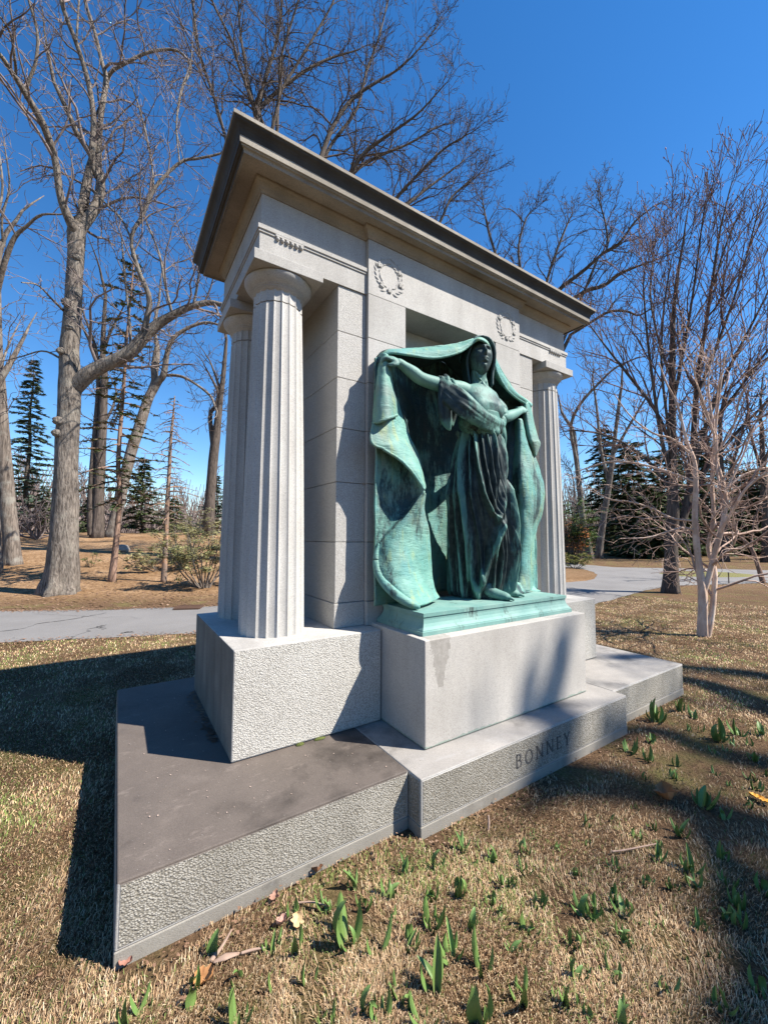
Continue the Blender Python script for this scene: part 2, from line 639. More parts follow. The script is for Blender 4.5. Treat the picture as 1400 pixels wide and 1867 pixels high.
def lathe(name, prof, n=64):
    V, F = [], []
    for r, z in prof:
        for k in range(n):
            a = 2 * math.pi * k / n
            V.append((r * math.cos(a), r * math.sin(a), z))
    for i in range(len(prof) - 1):
        for k in range(n):
            k2 = (k + 1) % n
            F.append((i * n + k, i * n + k2, (i + 1) * n + k2, (i + 1) * n + k))
    return mesh_np(name, np.array(V), np.array(F), smooth=True)


def sharpen(me, ang=35):
    me.polygons.foreach_set('use_smooth', np.ones(len(me.polygons), dtype=bool))
    bm = bmesh.new()
    bm.from_mesh(me)
    for e in bm.edges:
        if len(e.link_faces) == 2 and e.calc_face_angle(0) > R(ang):
            e.smooth = False
    bm.to_mesh(me)
    bm.free()
    return me


shaft_me = sharpen(column_shaft(0.222, 0.170, ZP, 3.312, groove=[3.222]), 28)
echinus = [(0.158, 3.300), (0.177, 3.312), (0.181, 3.317), (0.178, 3.320), (0.186, 3.325), (0.186, 3.3285), (0.183, 3.331), (0.192, 3.337), (0.191, 3.341),
           (0.205, 3.352), (0.219, 3.366), (0.230, 3.381), (0.237, 3.395), (0.238, 3.403), (0.234, 3.409), (0.226, 3.4118)]
ech_me = sharpen(lathe('echinus', echinus, 72), 40)
ab_me = bm_mesh('abacus', block_bm(-0.245, 0.245, -0.245, 0.245, 3.411, ZA - 0.002, bevel=0.003))
COLS = [(-1.537, -0.118, 'front left fluted column'), (-1.537, 0.560, 'rear left fluted column, in shade'),
        (1.537, -0.118, 'front right fluted column'), (1.537, 0.560, 'rear right fluted column')]
for me in (shaft_me, ech_me, ab_me):
    me.materials.append(MAT['granite'])
for cx, cy, lab in COLS:
    c = empty('column')
    c.parent = monument
    c.location = Vector((cx, cy, ZP)) - monument.location
    c['label'] = lab
    for nm, me in (('shaft', shaft_me), ('echinus', ech_me), ('abacus', ab_me)):
        o = bpy.data.objects.new(nm, me)
        COL.objects.link(o)
        o.parent = c
        o.location = (0, 0, -ZP)

# ---- entablature
FX, FY, FB = 1.721, -0.297, 0.87
ent = empty('entablature')
ent.parent = monument
ent.location = (0, -0.2, ZA)
for _s in (-1, 1):
    xa, xb = sorted((_s * FX, _s * 0.9005))
    bm = sweep_rect_bm(xa, xb, FY, FB, [(0.014, ZA), (0.014, 3.642), (0.021, 3.643), (0.021, 3.660), (0.028, 3.661), (0.028, 3.690), (0.003, 3.691), (0.0, 3.925)])
    # the inner end butts against the centre block
    for v in bm.verts:
        if abs(v.co.x) < 0.9005:
            v.co.x = _s * 0.9005
    link('frieze_wing', bm_mesh('frieze_wing', bm), MAT['granite'], ent)
    # regula with guttae over the column
    for yy in (0,):
        rx = _s * 1.528
        block('regula', (rx - 0.101, rx + 0.101, FY - 0.027, FY - 0.0145, 3.648, 3.6605), MAT['granite'], ent, bevel=0)
        bm = bmesh.new()
        for k in range(6):
            mtx = Matrix.Translation((rx - 0.0855 + k * 0.0342, FY - 0.022, 3.634)) @ Matrix.Diagonal((0.0135, 0.0115, 0.0145, 1))
            bmesh.ops.create_uvsphere(bm, u_segments=12, v_segments=8, radius=1.0, matrix=mtx)
        link('guttae', bm_mesh('guttae', bm), MAT['granite'], ent, smooth=True)
bm = block_bm(-0.899, 0.899, -0.335, 0.80, ZA, 3.926, bevel=0.003)
link('frieze_centre', bm_mesh('frieze_centre', bm), MAT['granite'], ent)

# ---- cornice
cor = empty('cornice')
cor.parent = monument
cor.location = (0, -0.2, 3.925)
CP = [(-0.02, 4.004), (0.150, 4.004), (0.153, 3.998), (0.160, 3.992), (0.166, 3.992), (0.168, 4.006), (0.172, 4.014), (0.186, 4.017), (0.188, 4.024), (0.197, 4.026), (0.198, 4.067),
      (0.201, 4.070), (0.203, 4.084), (0.210, 4.100), (0.222, 4.115), (0.236, 4.126), (0.243, 4.138), (0.248, 4.139), (0.248, 4.162), (0.20, 4.170), (0.0, 4.185)]
bm = sweep_rect_bm(-FX, FX, FY, FB - 0.05, CP)
bmesh.ops.recalc_face_normals(bm, faces=bm.faces)
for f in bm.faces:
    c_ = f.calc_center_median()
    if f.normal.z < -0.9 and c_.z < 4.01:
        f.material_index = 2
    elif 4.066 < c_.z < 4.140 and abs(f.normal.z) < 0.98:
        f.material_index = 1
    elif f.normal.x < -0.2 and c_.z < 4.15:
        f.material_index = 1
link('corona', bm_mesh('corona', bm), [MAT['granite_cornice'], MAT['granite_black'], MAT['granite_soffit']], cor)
BED = [(-0.03, 3.9255), (0.008, 3.9255), (0.010, 3.934), (0.020, 3.942), (0.026, 3.956), (0.038, 3.974), (0.050, 3.986), (0.053, 3.992), (0.053, 4.0035), (0.0, 4.0035)]
for _s in (-1, 1):
    xa, xb = sorted((_s * FX, _s * 0.94))
    bm = sweep_rect_bm(xa, xb, FY, FB - 0.05, BED)
    for v in bm.verts:
        if abs(v.co.x) < 0.945:
            v.co.x = _s * 0.90
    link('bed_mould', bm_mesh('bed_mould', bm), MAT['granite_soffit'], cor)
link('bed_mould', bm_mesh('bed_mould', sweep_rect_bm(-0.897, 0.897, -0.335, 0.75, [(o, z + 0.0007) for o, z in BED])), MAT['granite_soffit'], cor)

# ---- carved wreaths
def leaf_bm(l, w, t, bend=0.15):
    bm = bmesh.new()
    n = 6
    rows = []
    for i in range(n + 1):
        s = i / n
        ww = w * math.sin(math.pi * min(1, s * 0.93 + 0.07)) ** 0.8
        zz = t * math.sin(math.pi * s) + 0.001
        xx = bend * l * (s - s * s)
        rows.append([bm.verts.new((xx - ww, 0.0, s * l)), bm.verts.new((xx - ww * 0.45, -zz * 0.85, s * l)), bm.verts.new((xx, -zz * 0.6, s * l)),
                     bm.verts.new((xx + ww * 0.45, -zz * 0.85, s * l)), bm.verts.new((xx + ww, 0.0, s * l))])
    for a, b in zip(rows, rows[1:]):
        for k in range(4):
            bm.faces.new((a[k], a[k + 1], b[k + 1], b[k]))
    return bm


leaf_me = bm_mesh('laurel_leaf', leaf_bm(0.062, 0.0105, 0.011))
leaf_me.materials.append(MAT['granite'])
leaf_me.polygons.foreach_set('use_smooth', np.ones(len(leaf_me.polygons), dtype=bool))
bm = bmesh.new()
bmesh.ops.create_uvsphere(bm, u_segments=14, v_segments=8, radius=1.0, matrix=Matrix.Diagonal((0.021, 0.012, 0.018, 1)))
for k in range(5):
    a = 2 * math.pi * k / 5
    bmesh.ops.create_uvsphere(bm, u_segments=8, v_segments=6, radius=1.0, matrix=Matrix.Translation((0.017 * math.cos(a), -0.004, 0.017 * math.sin(a))) @ Matrix.Diagonal((0.012, 0.009, 0.012, 1)))
flower_me = bm_mesh('flower', bm)
flower_me.materials.append(MAT['granite'])
flower_me.polygons.foreach_set('use_smooth', np.ones(len(flower_me.polygons), dtype=bool))
rw = random.Random(5)
for wx in (-0.703, 0.703):
    w = empty('wreath')
    w.parent = monument
    w.location = Vector((wx, -0.3355, 3.690)) - monument.location
    w['label'] = 'carved laurel wreath on the left end of the frieze' if wx < 0 else 'carved laurel wreath on the right end of the frieze'
    for side in (-1, 1):
        for k in range(11):
            t = k / 10.0
            a = -90 + side * (14 + 152 * t)          # from the tie at the foot up to the open top
            for q in (-1, 1):
                r = 0.112 + q * 0.013 + rw.uniform(-0.004, 0.004)
                o = bpy.data.objects.new('laurel_leaf', leaf_me)
                COL.objects.link(o)
                o.parent = w
                o.location = (r * math.cos(R(a)) * 0.98, 0.0, r * math.sin(R(a)) * 1.06)
                tang = a + side * 90 - side * q * 24 + rw.uniform(-9, 9)
                o.rotation_euler = (0, -R(tang - 90), 0)
                sc = rw.uniform(0.72, 1.0) * (1 - 0.35 * t)
                o.scale = (sc, 0.62, sc)
    for a in (-90, -20, -128, 150, 30):
        o = bpy.data.objects.new('flower', flower_me)
        COL.objects.link(o)
        o.parent = w
        o.location = (0.113 * math.cos(R(a)), -0.003, 0.12 * math.sin(R(a)))
        sc = rw.uniform(0.7, 1.0)
        o.scale = (sc, 0.6, sc)
        o.rotation_euler = (0, rw.uniform(0, 6), 0)
# ================================================================== THE BRONZE
def bronze(name, green=(0.20, 0.47, 0.38), pale=(0.36, 0.62, 0.49), dark=(0.028, 0.062, 0.066), amount=0.5, streak=(1, 1, 1), ribs=0.0, rough=0.62, yellow=0.0, attr=False):
    m, nt, b = new_mat(name)
    g = NT(nt)
    v = g.mapping(scale=streak)
    n1 = g.noise(3.2, 7, 0.62, vec=v, dist=0.4)
    n2 = g.noise(13, 6, 0.65, vec=v)
    n3 = g.noise(55, 4, 0.6, vec=v)
    f = g.math('ADD', g.math('MULTIPLY', n1, 0.55), g.math('ADD', g.math('MULTIPLY', n2, 0.33), g.math('MULTIPLY', n3, 0.17)))
    if attr:
        f = g.math('ADD', f, g.math('MULTIPLY', g.math('SUBTRACT', g.attr('patina_shade'), 0.5), 0.55))
    t = 0.525 + (0.5 - amount) * 0.45
    mask = g.ramp(f, [(t - 0.06, 0.0), (t + 0.035, 1.0)])
    tint = g.mix(g.ramp(g.noise(6, 4, 0.6), [(0.4, 0), (0.68, 1)]), green, pale)
    tint = g.mix(g.ramp(g.noise(90, 3, 0.7, vec=v), [(0.45, 0), (0.8, 0.55)]), tint, (0.11, 0.24, 0.21))
    if ribs:
        tint = g.mix(g.ramp(g.noise(2.6, 5, 0.6, vec=g.mapping(loc=(5, 2, 9))), [(0.47, 0.0), (0.62, 0.75)]), tint, (0.15, 0.20, 0.175))
        tint = g.mix(g.ramp(g.noise(3.4, 5, 0.6, vec=g.mapping(loc=(1, 7, 3))), [(0.50, 0.0), (0.66, 0.7)]), tint, (0.10, 0.29, 0.29))
    if yellow:
        tint = g.mix(g.math('MULTIPLY', g.ramp(g.noise(4.5, 3, 0.5, vec=g.mapping(scale=(5, 5, 0.8))), [(0.56, 0), (0.72, 1)]), yellow), tint, (0.33, 0.38, 0.12))
    deep = g.mix(g.ramp(g.noise(20, 4), [(0.4, 0), (0.7, 1)]), dark, (0.055, 0.075, 0.072))
    col = g.mix(mask, deep, tint)
    h = g.math('ADD', g.math('MULTIPLY', n3, 0.6), g.math('MULTIPLY', mask, 0.25))
    nrm = g.bump(h, 0.45, 0.006)
    if ribs:
        vz = g.mapping(scale=(0.9, 0.9, 1.0))
        wv = nt.nodes.new('ShaderNodeTexWave')
        wv.wave_type = 'BANDS'
        wv.bands_direction = 'Z'
        wv.inputs['Scale'].default_value = 21
        wv.inputs['Distortion'].default_value = 3.2
        wv.inputs['Detail'].default_value = 4
        wv.inputs['Detail Scale'].default_value = 2.2
        nt.links.new(vz, wv.inputs['Vector'])
        nt.nodes.remove(wv)
        rib = g.ramp(g.noise(1.0, 4, 0.62, vec=g.mapping(scale=(14, 14, 62)), dist=0.6), [(0.33, 0.0), (0.60, 1.0)])
        nrm = g.bump(rib, 0.34, 0.006, nrm)
        rmask = g.math('MULTIPLY', g.ramp(rib, [(0.0, ribs), (0.4, 0.0)]), g.ramp(g.noise(5, 4, 0.6), [(0.35, 0.15), (0.7, 1.0)]))
        col = g.mix(rmask, col, (0.03, 0.07, 0.068))
    g.set(b, Base_Color=col, Roughness=rough, Normal=nrm, Metallic=g.math('SUBTRACT', 0.30, g.math('MULTIPLY', mask, 0.30)))
    b.inputs['Specular IOR Level'].default_value = 0.35
    return m


BR_CAPE = bronze('bronze_cape', green=(0.105, 0.265, 0.225), pale=(0.175, 0.355, 0.295), amount=0.44, streak=(1.7, 1.7, 0.55), ribs=0.6, yellow=0.4, attr=True)
BR_SKIN = bronze('bronze_skin', green=(0.09, 0.20, 0.172), pale=(0.155, 0.295, 0.25), dark=(0.06, 0.10, 0.10), amount=0.60, streak=(1, 1, 0.6))
BR_DRESS = bronze('bronze_dress', green=(0.070, 0.175, 0.148), pale=(0.14, 0.285, 0.235), dark=(0.020, 0.034, 0.036), amount=0.41, streak=(2.4, 2.4, 0.42), attr=True)
BR_BASE = bronze('bronze_base', green=(0.145, 0.285, 0.255), pale=(0.215, 0.345, 0.305), dark=(0.06, 0.085, 0.078), amount=0.70, streak=(3.0, 3.0, 0.5))

ZB = 1.098     # top of the bronze base
statue = empty('bronze_statue', (0.05, -0.55, ZQ + 0.001), 'green bronze statue of a veiled woman holding her cape open, standing on the pedestal', 'statue')
BPROF = [(0.0, ZQ + 0.001), (0.0, 0.985), (-0.006, 0.988), (-0.007, 0.994), (-0.021, 1.010), (-0.031, 1.030), (-0.036, 1.052), (-0.036, 1.070), (-0.030, 1.073), (-0.030, ZB - 0.001), (-0.033, ZB)]
link('base', bm_mesh('base', sweep_rect_bm(-0.812, 0.812, -0.894, -0.345, BPROF)), BR_BASE, statue)


def catmull(P, n):
    """P (k,3) -> n points on a Catmull-Rom curve"""
    P = np.asarray(P, float)
    k = len(P)
    if k == 2:
        t = np.linspace(0, 1, n)[:, None]
        return P[0] * (1 - t) + P[1] * t
    E = np.concatenate([(2 * P[0] - P[1])[None], P, (2 * P[-1] - P[-2])[None]])
    t = np.linspace(0, k - 1, n)
    i = np.minimum(t.astype(int), k - 2)
    f = (t - i).reshape((-1,) + (1,) * (P.ndim - 1))
    p0, p1, p2, p3 = E[i], E[i + 1], E[i + 2], E[i + 3]
    return 0.5 * (2 * p1 + (p2 - p0) * f + (2 * p0 - 5 * p1 + 4 * p2 - p3) * f ** 2 + (3 * p1 - p0 - 3 * p2 + p3) * f ** 3)


def tube_np(P, Rr, n=16, up=None, flat=1.0, cap=True):
    """closed tube; Rr radius list; flat squashes the section across 'up'"""
    P = np.asarray(P, float)
    Rr = np.asarray(Rr, float)
    T = np.gradient(P, axis=0)
    T /= np.linalg.norm(T, axis=1)[:, None] + 1e-9
    u = np.array(up if up is not None else (0.123, 0.2, 1.0), float)
    A = np.cross(T, u)
    A /= np.linalg.norm(A, axis=1)[:, None] + 1e-9
    B = np.cross(A, T)
    ang = np.linspace(0, 2 * np.pi, n, endpoint=False)
    V = P[:, None, :] + Rr[:, None, None] * (np.cos(ang)[None, :, None] * A[:, None, :] + flat * np.sin(ang)[None, :, None] * B[:, None, :])
    m = len(P)
    V = V.reshape(-1, 3)
    F = []
    for i in range(m - 1):
        for k in range(n):
            k2 = (k + 1) % n
            F.append((i * n + k, i * n + k2, (i + 1) * n + k2, (i + 1) * n + k))
    F = np.array(F)
    c0, c1 = len(V), len(V) + 1
    V = np.vstack([V, P[0] - T[0] * Rr[0] * 0.5, P[-1] + T[-1] * Rr[-1] * 0.5])
    Q = []
    for k in range(n):
        k2 = (k + 1) % n
        Q.append((c0, k2, k, k))
        Q.append((c1, (m - 1) * n + k, (m - 1) * n + k2, (m - 1) * n + k2))
    return V, F, np.array(Q)[:, :3]


class Soup:
    """collects closed pieces that are then melted into one surface"""

    def __init__(self):
        self.V, self.F = [], []
        self.n = 0

    def add(self, V, *Fs):
        for Fa in Fs:
            for f in Fa:
                self.F.append([int(i) + self.n for i in f])
        self.V.append(np.asarray(V, float))
        self.n += len(V)

    def tube(self, pts, rad, n=16, k=None, **kw):
        k = k or max(6, 4 * len(pts))
        P = catmull(pts, k)
        Rr = catmull(np.asarray(rad, float).reshape(-1, 1), k)[:, 0]
        self.add(*tube_np(P, Rr, n, **kw))

    def ball(self, c, r, rot=None):
        bm = bmesh.new()
        bmesh.ops.create_icosphere(bm, subdivisions=3, radius=1.0)
        M = Matrix.Diagonal((*r, 1))
        if rot is not None:
            M = rot.to_4x4() @ M
        M = Matrix.Translation(c) @ M
        V = np.array([(M @ v.co)[:] for v in bm.verts])
        F = [[v.index for v in f.verts] for f in bm.faces]
        bm.free()
        self.add(V, F)

    def mesh(self, name):
        me = bpy.data.meshes.new(name)
        me.from_pydata(np.vstack(self.V).tolist(), [], self.F)
        bm = bmesh.new()
        bm.from_mesh(me)
        bmesh.ops.recalc_face_normals(bm, faces=bm.faces)
        bm.to_mesh(me)
        bm.free()
        return me

    def melt(self, name, voxel=0.009, smooth=4):
        me = self.mesh(name + '_soup')
        o = bpy.data.objects.new(name + '_soup', me)
        COL.objects.link(o)
        rm = o.modifiers.new('r', 'REMESH')
        rm.mode = 'VOXEL'
        rm.voxel_size = voxel
        if smooth:
            sm = o.modifiers.new('s', 'SMOOTH')
            sm.factor = 0.5
            sm.iterations = smooth
        dg = bpy.context.evaluated_depsgraph_get()
        ev = o.evaluated_get(dg)
        out = bpy.data.meshes.new_from_object(ev)
        out.name = name
        bpy.data.objects.remove(o)
        bpy.data.meshes.remove(me)
        out.polygons.foreach_set('use_smooth', np.ones(len(out.polygons), dtype=bool))
        return out


def set_attr(me, name, vals):
    a = me.attributes.new(name, 'FLOAT', 'POINT')
    a.data.foreach_set('value', np.asarray(vals, dtype=np.float32))


def mesh_co(me):
    c = np.empty(len(me.vertices) * 3, dtype=np.float32)
    me.vertices.foreach_get('co', c)
    return c.reshape(-1, 3)


# ---------------------------------------------------------------- body: head, neck, torso, arms, hands, feet
AX = np.array([0.05, -0.58])
body = Soup()
HC = Vector((0.045, -0.59, 3.108))             # middle of the skull
tilt = R(-13)
HM = Matrix.Rotation(R(-24), 3, 'Z') @ Matrix.Rotation(tilt, 3, 'X')


def head_piece():
    nu, nv = 120, 90
    V = []
    for j in range(nv + 1):
        ph = math.pi * j / nv
        for i in range(nu):
            th = 2 * math.pi * i / nu
            x, y, z = math.sin(ph) * math.cos(th), math.sin(ph) * math.sin(th), math.cos(ph)
            # skull and jaw: face looks along -y
            sx = 0.102 * (1.0 - 0.30 * max(0.0, -z) ** 1.6)
            sz = 0.165 if z > 0 else 0.172
            sy = 0.132 if y > 0 else 0.122 * (1.0 - 0.10 * max(0, -z) ** 2)
            p = [x * sx, y * sy, z * sz]
            if y < 0:
                X, Z = p[0], p[2]
                g = lambda cx, cz, wx, wz: math.exp(-((X - cx) / wx) ** 2 - ((Z - cz) / wz) ** 2)
                d = 0.0
                d += 0.030 * g(0, -0.034, 0.0125, 0.016) + 0.020 * g(0, -0.004, 0.009, 0.032)          # nose
                d += 0.011 * g(0.040, 0.034, 0.030, 0.010) + 0.011 * g(-0.040, 0.034, 0.030, 0.010)   # brow
                d -= 0.030 * g(0.037, 0.012, 0.022, 0.014) + 0.030 * g(-0.037, 0.012, 0.022, 0.014)   # sockets
                d += 0.017 * g(0.037, 0.011, 0.014, 0.0085) + 0.017 * g(-0.037, 0.011, 0.014, 0.0085)  # lids
                d += 0.010 * g(0.052, -0.035, 0.026, 0.022) + 0.010 * g(-0.052, -0.035, 0.026, 0.022)  # cheeks
                d += 0.016 * g(0, -0.074, 0.022, 0.0062) + 0.015 * g(0, -0.091, 0.019, 0.0072) - 0.012 * g(0, -0.0825, 0.024, 0.0035)
                d -= 0.010 * g(0, -0.107, 0.022, 0.008)
                d += 0.010 * g(0, -0.135, 0.026, 0.022)                                                # chin
                d -= 0.006 * g(0, -0.058, 0.006, 0.010)
                p[1] -= d
            V.append(tuple(HM @ Vector(p) + HC))
    F = []
    for j in range(nv):
        for i in range(nu):
            i2 = (i + 1) % nu
            F.append((j * nu + i, (j + 1) * nu + i, (j + 1) * nu + i2, j * nu + i2))
    return np.array(V), F


headV, headF = head_piece()

# torso as a stack of ellipses
def loft(rings, n=48):
    V, F = [], []
    for (cx, cy, cz, a, b_) in rings:
        for k in range(n):
            t = 2 * math.pi * k / n
            V.append((cx + a * math.cos(t), cy + b_ * math.sin(t), cz))
    m = len(rings)
    for i in range(m - 1):
        for k in range(n):
            k2 = (k + 1) % n
            F.append((i * n + k, i * n + k2, (i + 1) * n + k2, (i + 1) * n + k))
    F.append(list(range(n))[::-1])
    F.append([(m - 1) * n + k for k in range(n)])
    return np.array(V), F


tv, tf = loft([(0.05, -0.585, 2.40, 0.145, 0.115), (0.05, -0.59, 2.48, 0.14, 0.112), (0.05, -0.60, 2.58, 0.160, 0.125), (0.05, -0.605, 2.68, 0.185, 0.135), (0.05, -0.59, 2.76, 0.20, 0.120),
               (0.05, -0.575, 2.82, 0.195, 0.100), (0.05, -0.57, 2.855, 0.13, 0.08), (0.05, -0.57, 2.875, 0.075, 0.066)])
body.add(tv, tf)
body.ball((-0.040, -0.672, 2.650), (0.082, 0.068, 0.088))
body.ball((0.140, -0.672, 2.650), (0.082, 0.068, 0.088))
body.tube([(0.05, -0.560, 2.80), (0.05, -0.566, 2.90), (0.047, -0.585, 3.02)], [0.085, 0.063, 0.068], n=24)
# sternomastoid and collar bones
body.tube([(0.045, -0.668, 2.835), (0.005, -0.630, 2.91), (-0.012, -0.60, 2.98)], [0.007, 0.007, 0.007], n=8)
body.tube([(0.06, -0.668, 2.835), (0.088, -0.630, 2.91), (0.102, -0.60, 2.98)], [0.007, 0.007, 0.007], n=8)
# arms
L_SH, L_EL = (-0.15, -0.565, 2.80), tuple(at_y(771, 692, -0.555))
L_WR, L_HA = tuple(at_y(731, 664, -0.53)), tuple(at_y(712, 653, -0.51))
R_SH, R_EL = (0.255, -0.545, 2.765), tuple(at_y(916, 761, -0.60))
R_WR, R_HA = tuple(at_y(947, 750, -0.535)), tuple(at_y(961, 742, -0.51))
body.tube([(-0.04, -0.57, 2.77), L_SH, (-0.31, -0.565, 2.795), L_EL, tuple(at_y(752, 679, -0.545)), L_WR], [0.075, 0.070, 0.059, 0.050, 0.048, 0.032], n=20, k=36)
body.tube([(0.12, -0.57, 2.76), R_SH, (0.325, -0.575, 2.71), R_EL, tuple(at_y(932, 757, -0.57)), R_WR], [0.075, 0.070, 0.059, 0.050, 0.049, 0.032], n=20, k=36)


def hand(wr, ha, side, palm_n):
    """palm, four curled fingers of unequal length and a thumb closing against them"""
    wr, ha = Vector(wr), Vector(ha)
    d = (ha - wr).normalized()
    n = Vector(palm_n).normalized()                    # back of the hand
    s = d.cross(n).normalized()
    n = s.cross(d).normalized()
    M = Matrix((d, s, n)).transposed()
    body.ball(wr + d * 0.052, (0.056, 0.044, 0.023), rot=M)
    body.tube([wr - d * 0.02, wr + d * 0.03], [0.036, 0.034], n=12)
    for k, (off, ln) in enumerate(((-0.032, 0.92), (-0.011, 1.0), (0.010, 0.95), (0.030, 0.78))):
        a = wr + d * 0.088 + s * off
        b_ = a + d * 0.040 * ln - n * 0.012
        c = b_ + d * 0.012 * ln - n * 0.036 * ln
        e = c - d * 0.026 * ln - n * 0.018 * ln
        body.tube([a, b_, c, e], [0.0135, 0.0128, 0.0118, 0.0095], n=10, k=14)
    t0 = wr + d * 0.030 - s * 0.036 * 1 - n * 0.006
    body.tube([t0, t0 + d * 0.030 - s * 0.022 - n * 0.018, t0 + d * 0.058 - s * 0.012 - n * 0.034, t0 + d * 0.078 + s * 0.004 - n * 0.044], [0.018, 0.016, 0.0135, 0.010], n=10, k=14)


hand(L_WR, L_HA, -1, (-0.2, -0.55, 0.8))
hand(R_WR, R_HA, 1, (0.1, -0.7, 0.65))


# feet
def foot(heel, toe):
    heel, toe = Vector(heel), Vector(toe)
    d = (toe - heel).normalized()
    s = Vector((d.y, -d.x, 0))
    up = Vector((0, 0, 1))
    body.tube([heel + up * 0.12 - d * 0.01, heel + up * 0.07 + d * 0.01, heel + d * 0.07 + up * 0.045, heel + d * 0.14 + up * 0.028, heel + d * 0.17 + up * 0.022], [0.045, 0.046, 0.042, 0.036, 0.024], n=16, k=20)
    for k in range(5):
        o = (k - 2) * 0.0175
        ln = (0.062, 0.060, 0.054, 0.047, 0.040)[k]
        rr = (0.0145, 0.011, 0.0105, 0.0100, 0.0095)[k]
        a = heel + d * (0.145 - 0.006 * k) - s * o * 1.0 + up * 0.020
        body.tube([a, a + d * ln * 0.55 + up * 0.006, a + d * ln - up * 0.007], [rr * 1.1, rr, rr * 0.85], n=10, k=10)


foot((0.035, -0.665, ZB), (0.150, -0.855, ZB))
foot((0.225, -0.60, ZB), (0.36, -0.74, ZB))
# legs inside the dress
body.tube([(0.02, -0.57, 2.40), (0.05, -0.53, 1.75), (0.045, -0.61, 1.16)], [0.11, 0.07, 0.042], n=16)
body.tube([(0.10, -0.57, 2.40), (0.15, -0.53, 1.75), (0.205, -0.55, 1.16)], [0.11, 0.07, 0.042], n=16)
bodyM = body.melt('body', voxel=0.0075, smooth=4)
# the face keeps its finer mesh: head joined into the body by a second, finer melt
hs = Soup()
hs.add(headV, headF)
body_me = bodyM
o_body = link('body', body_me, BR_SKIN, statue)
headM = hs.mesh('head')
headM.polygons.foreach_set('use_smooth', np.ones(len(headM.polygons), dtype=bool))
BR_HEAD_SHADE = bronze('bronze_face_shade', green=(0.06, 0.125, 0.115), pale=(0.11, 0.205, 0.18), dark=(0.035, 0.065, 0.068), amount=0.42, streak=(1, 1, 0.5))  # face darker than the skin: hood shade put into the bronze colour
o_head = link('head', headM, BR_HEAD_SHADE, statue)

# ---------------------------------------------------------------- hair, parted and falling behind the neck
hair = Soup()
hc = HC
rh = random.Random(3)


def hl(x, y, z):
    return tuple(HM @ Vector((x, y, z)) + HC)


for side in (-1, 1):
    for k in range(9):
        t = k / 8
        y0 = -0.118 + 0.10 * t
        r0 = 0.012
        pts = [hl(side * 0.006, -0.085 + 0.13 * t, 0.152 - 0.02 * t * t), hl(side * 0.062, -0.098 + 0.12 * t, 0.118), hl(side * (0.104 + 0.012 * t), -0.072 + 0.12 * t, 0.045), hl(side * (0.118 + 0.012 * t), -0.030 + 0.10 * t, -0.045),
               hl(side * (0.112), 0.012 + 0.08 * t, -0.13), hl(side * 0.10, 0.03 + 0.08 * t, -0.24)]
        pts = [(p[0] + rh.uniform(-.006, .006), p[1] + rh.uniform(-.006, .006), p[2]) for p in pts]
        hair.tube(pts, [0.010, r0, r0 * 1.1, r0 * 1.2, r0 * 1.1, 0.010], n=8, k=22)
hair.ball(hl(0, 0.04, 0.02), (0.112, 0.12, 0.152), rot=HM)
o_hair = link('hair', hair.melt('hair', voxel=0.0075, smooth=2), bronze('bronze_hair', amount=0.25, green=(0.10, 0.22, 0.19), pale=(0.14, 0.27, 0.22), streak=(2, 2, .4)), statue)

# ---------------------------------------------------------------- dress
VD = Vector((CPOS.x - AX[0], CPOS.y - AX[1], 0)).normalized()       # from the figure to the viewer's side
PHI0 = math.atan2(VD.y, VD.x)
ZK = np.array([1.10, 1.23, 1.45, 1.68, 1.95, 2.28, 2.42, 2.52, 2.60])
RK = np.array([0.232, 0.250, 0.268, 0.258, 0.222, 0.186, 0.150, 0.134, 0.140])
YK = np.array([-0.475, -0.485, -0.505, -0.535, -0.565, -0.58, -0.585, -0.59, -0.60])
XK = np.array([0.030, 0.053, 0.079, 0.074, 0.036, 0.055, 0.06, 0.05, 0.05]) + (YK + 0.58) * 1.07


def trace(pts):
    """folds read from the photograph -> (height, angle round the figure)"""
    out = []
    for (u, v) in pts:
        d = sight(u, v)
        # plane through the axis, square to the line of sight
        nrm = Vector((VD.x, VD.y, 0))
        c = Vector((AX[0], AX[1], 0))
        t = (c - CPOS).dot(nrm) / d.dot(nrm)
        p = CPOS + d * t
        z = p.z
        cx = np.interp(z, ZK, XK)
        rr = np.interp(z, ZK, RK)
        lat = (p - Vector((cx, np.interp(z, ZK, YK), 0))).dot(Vector((-VD.y, VD.x, 0)))
        out.append((z, PHI0 + math.asin(max(-0.98, min(0.98, lat / (rr * 1.06))))))
    out.sort()
    return np.array(out)


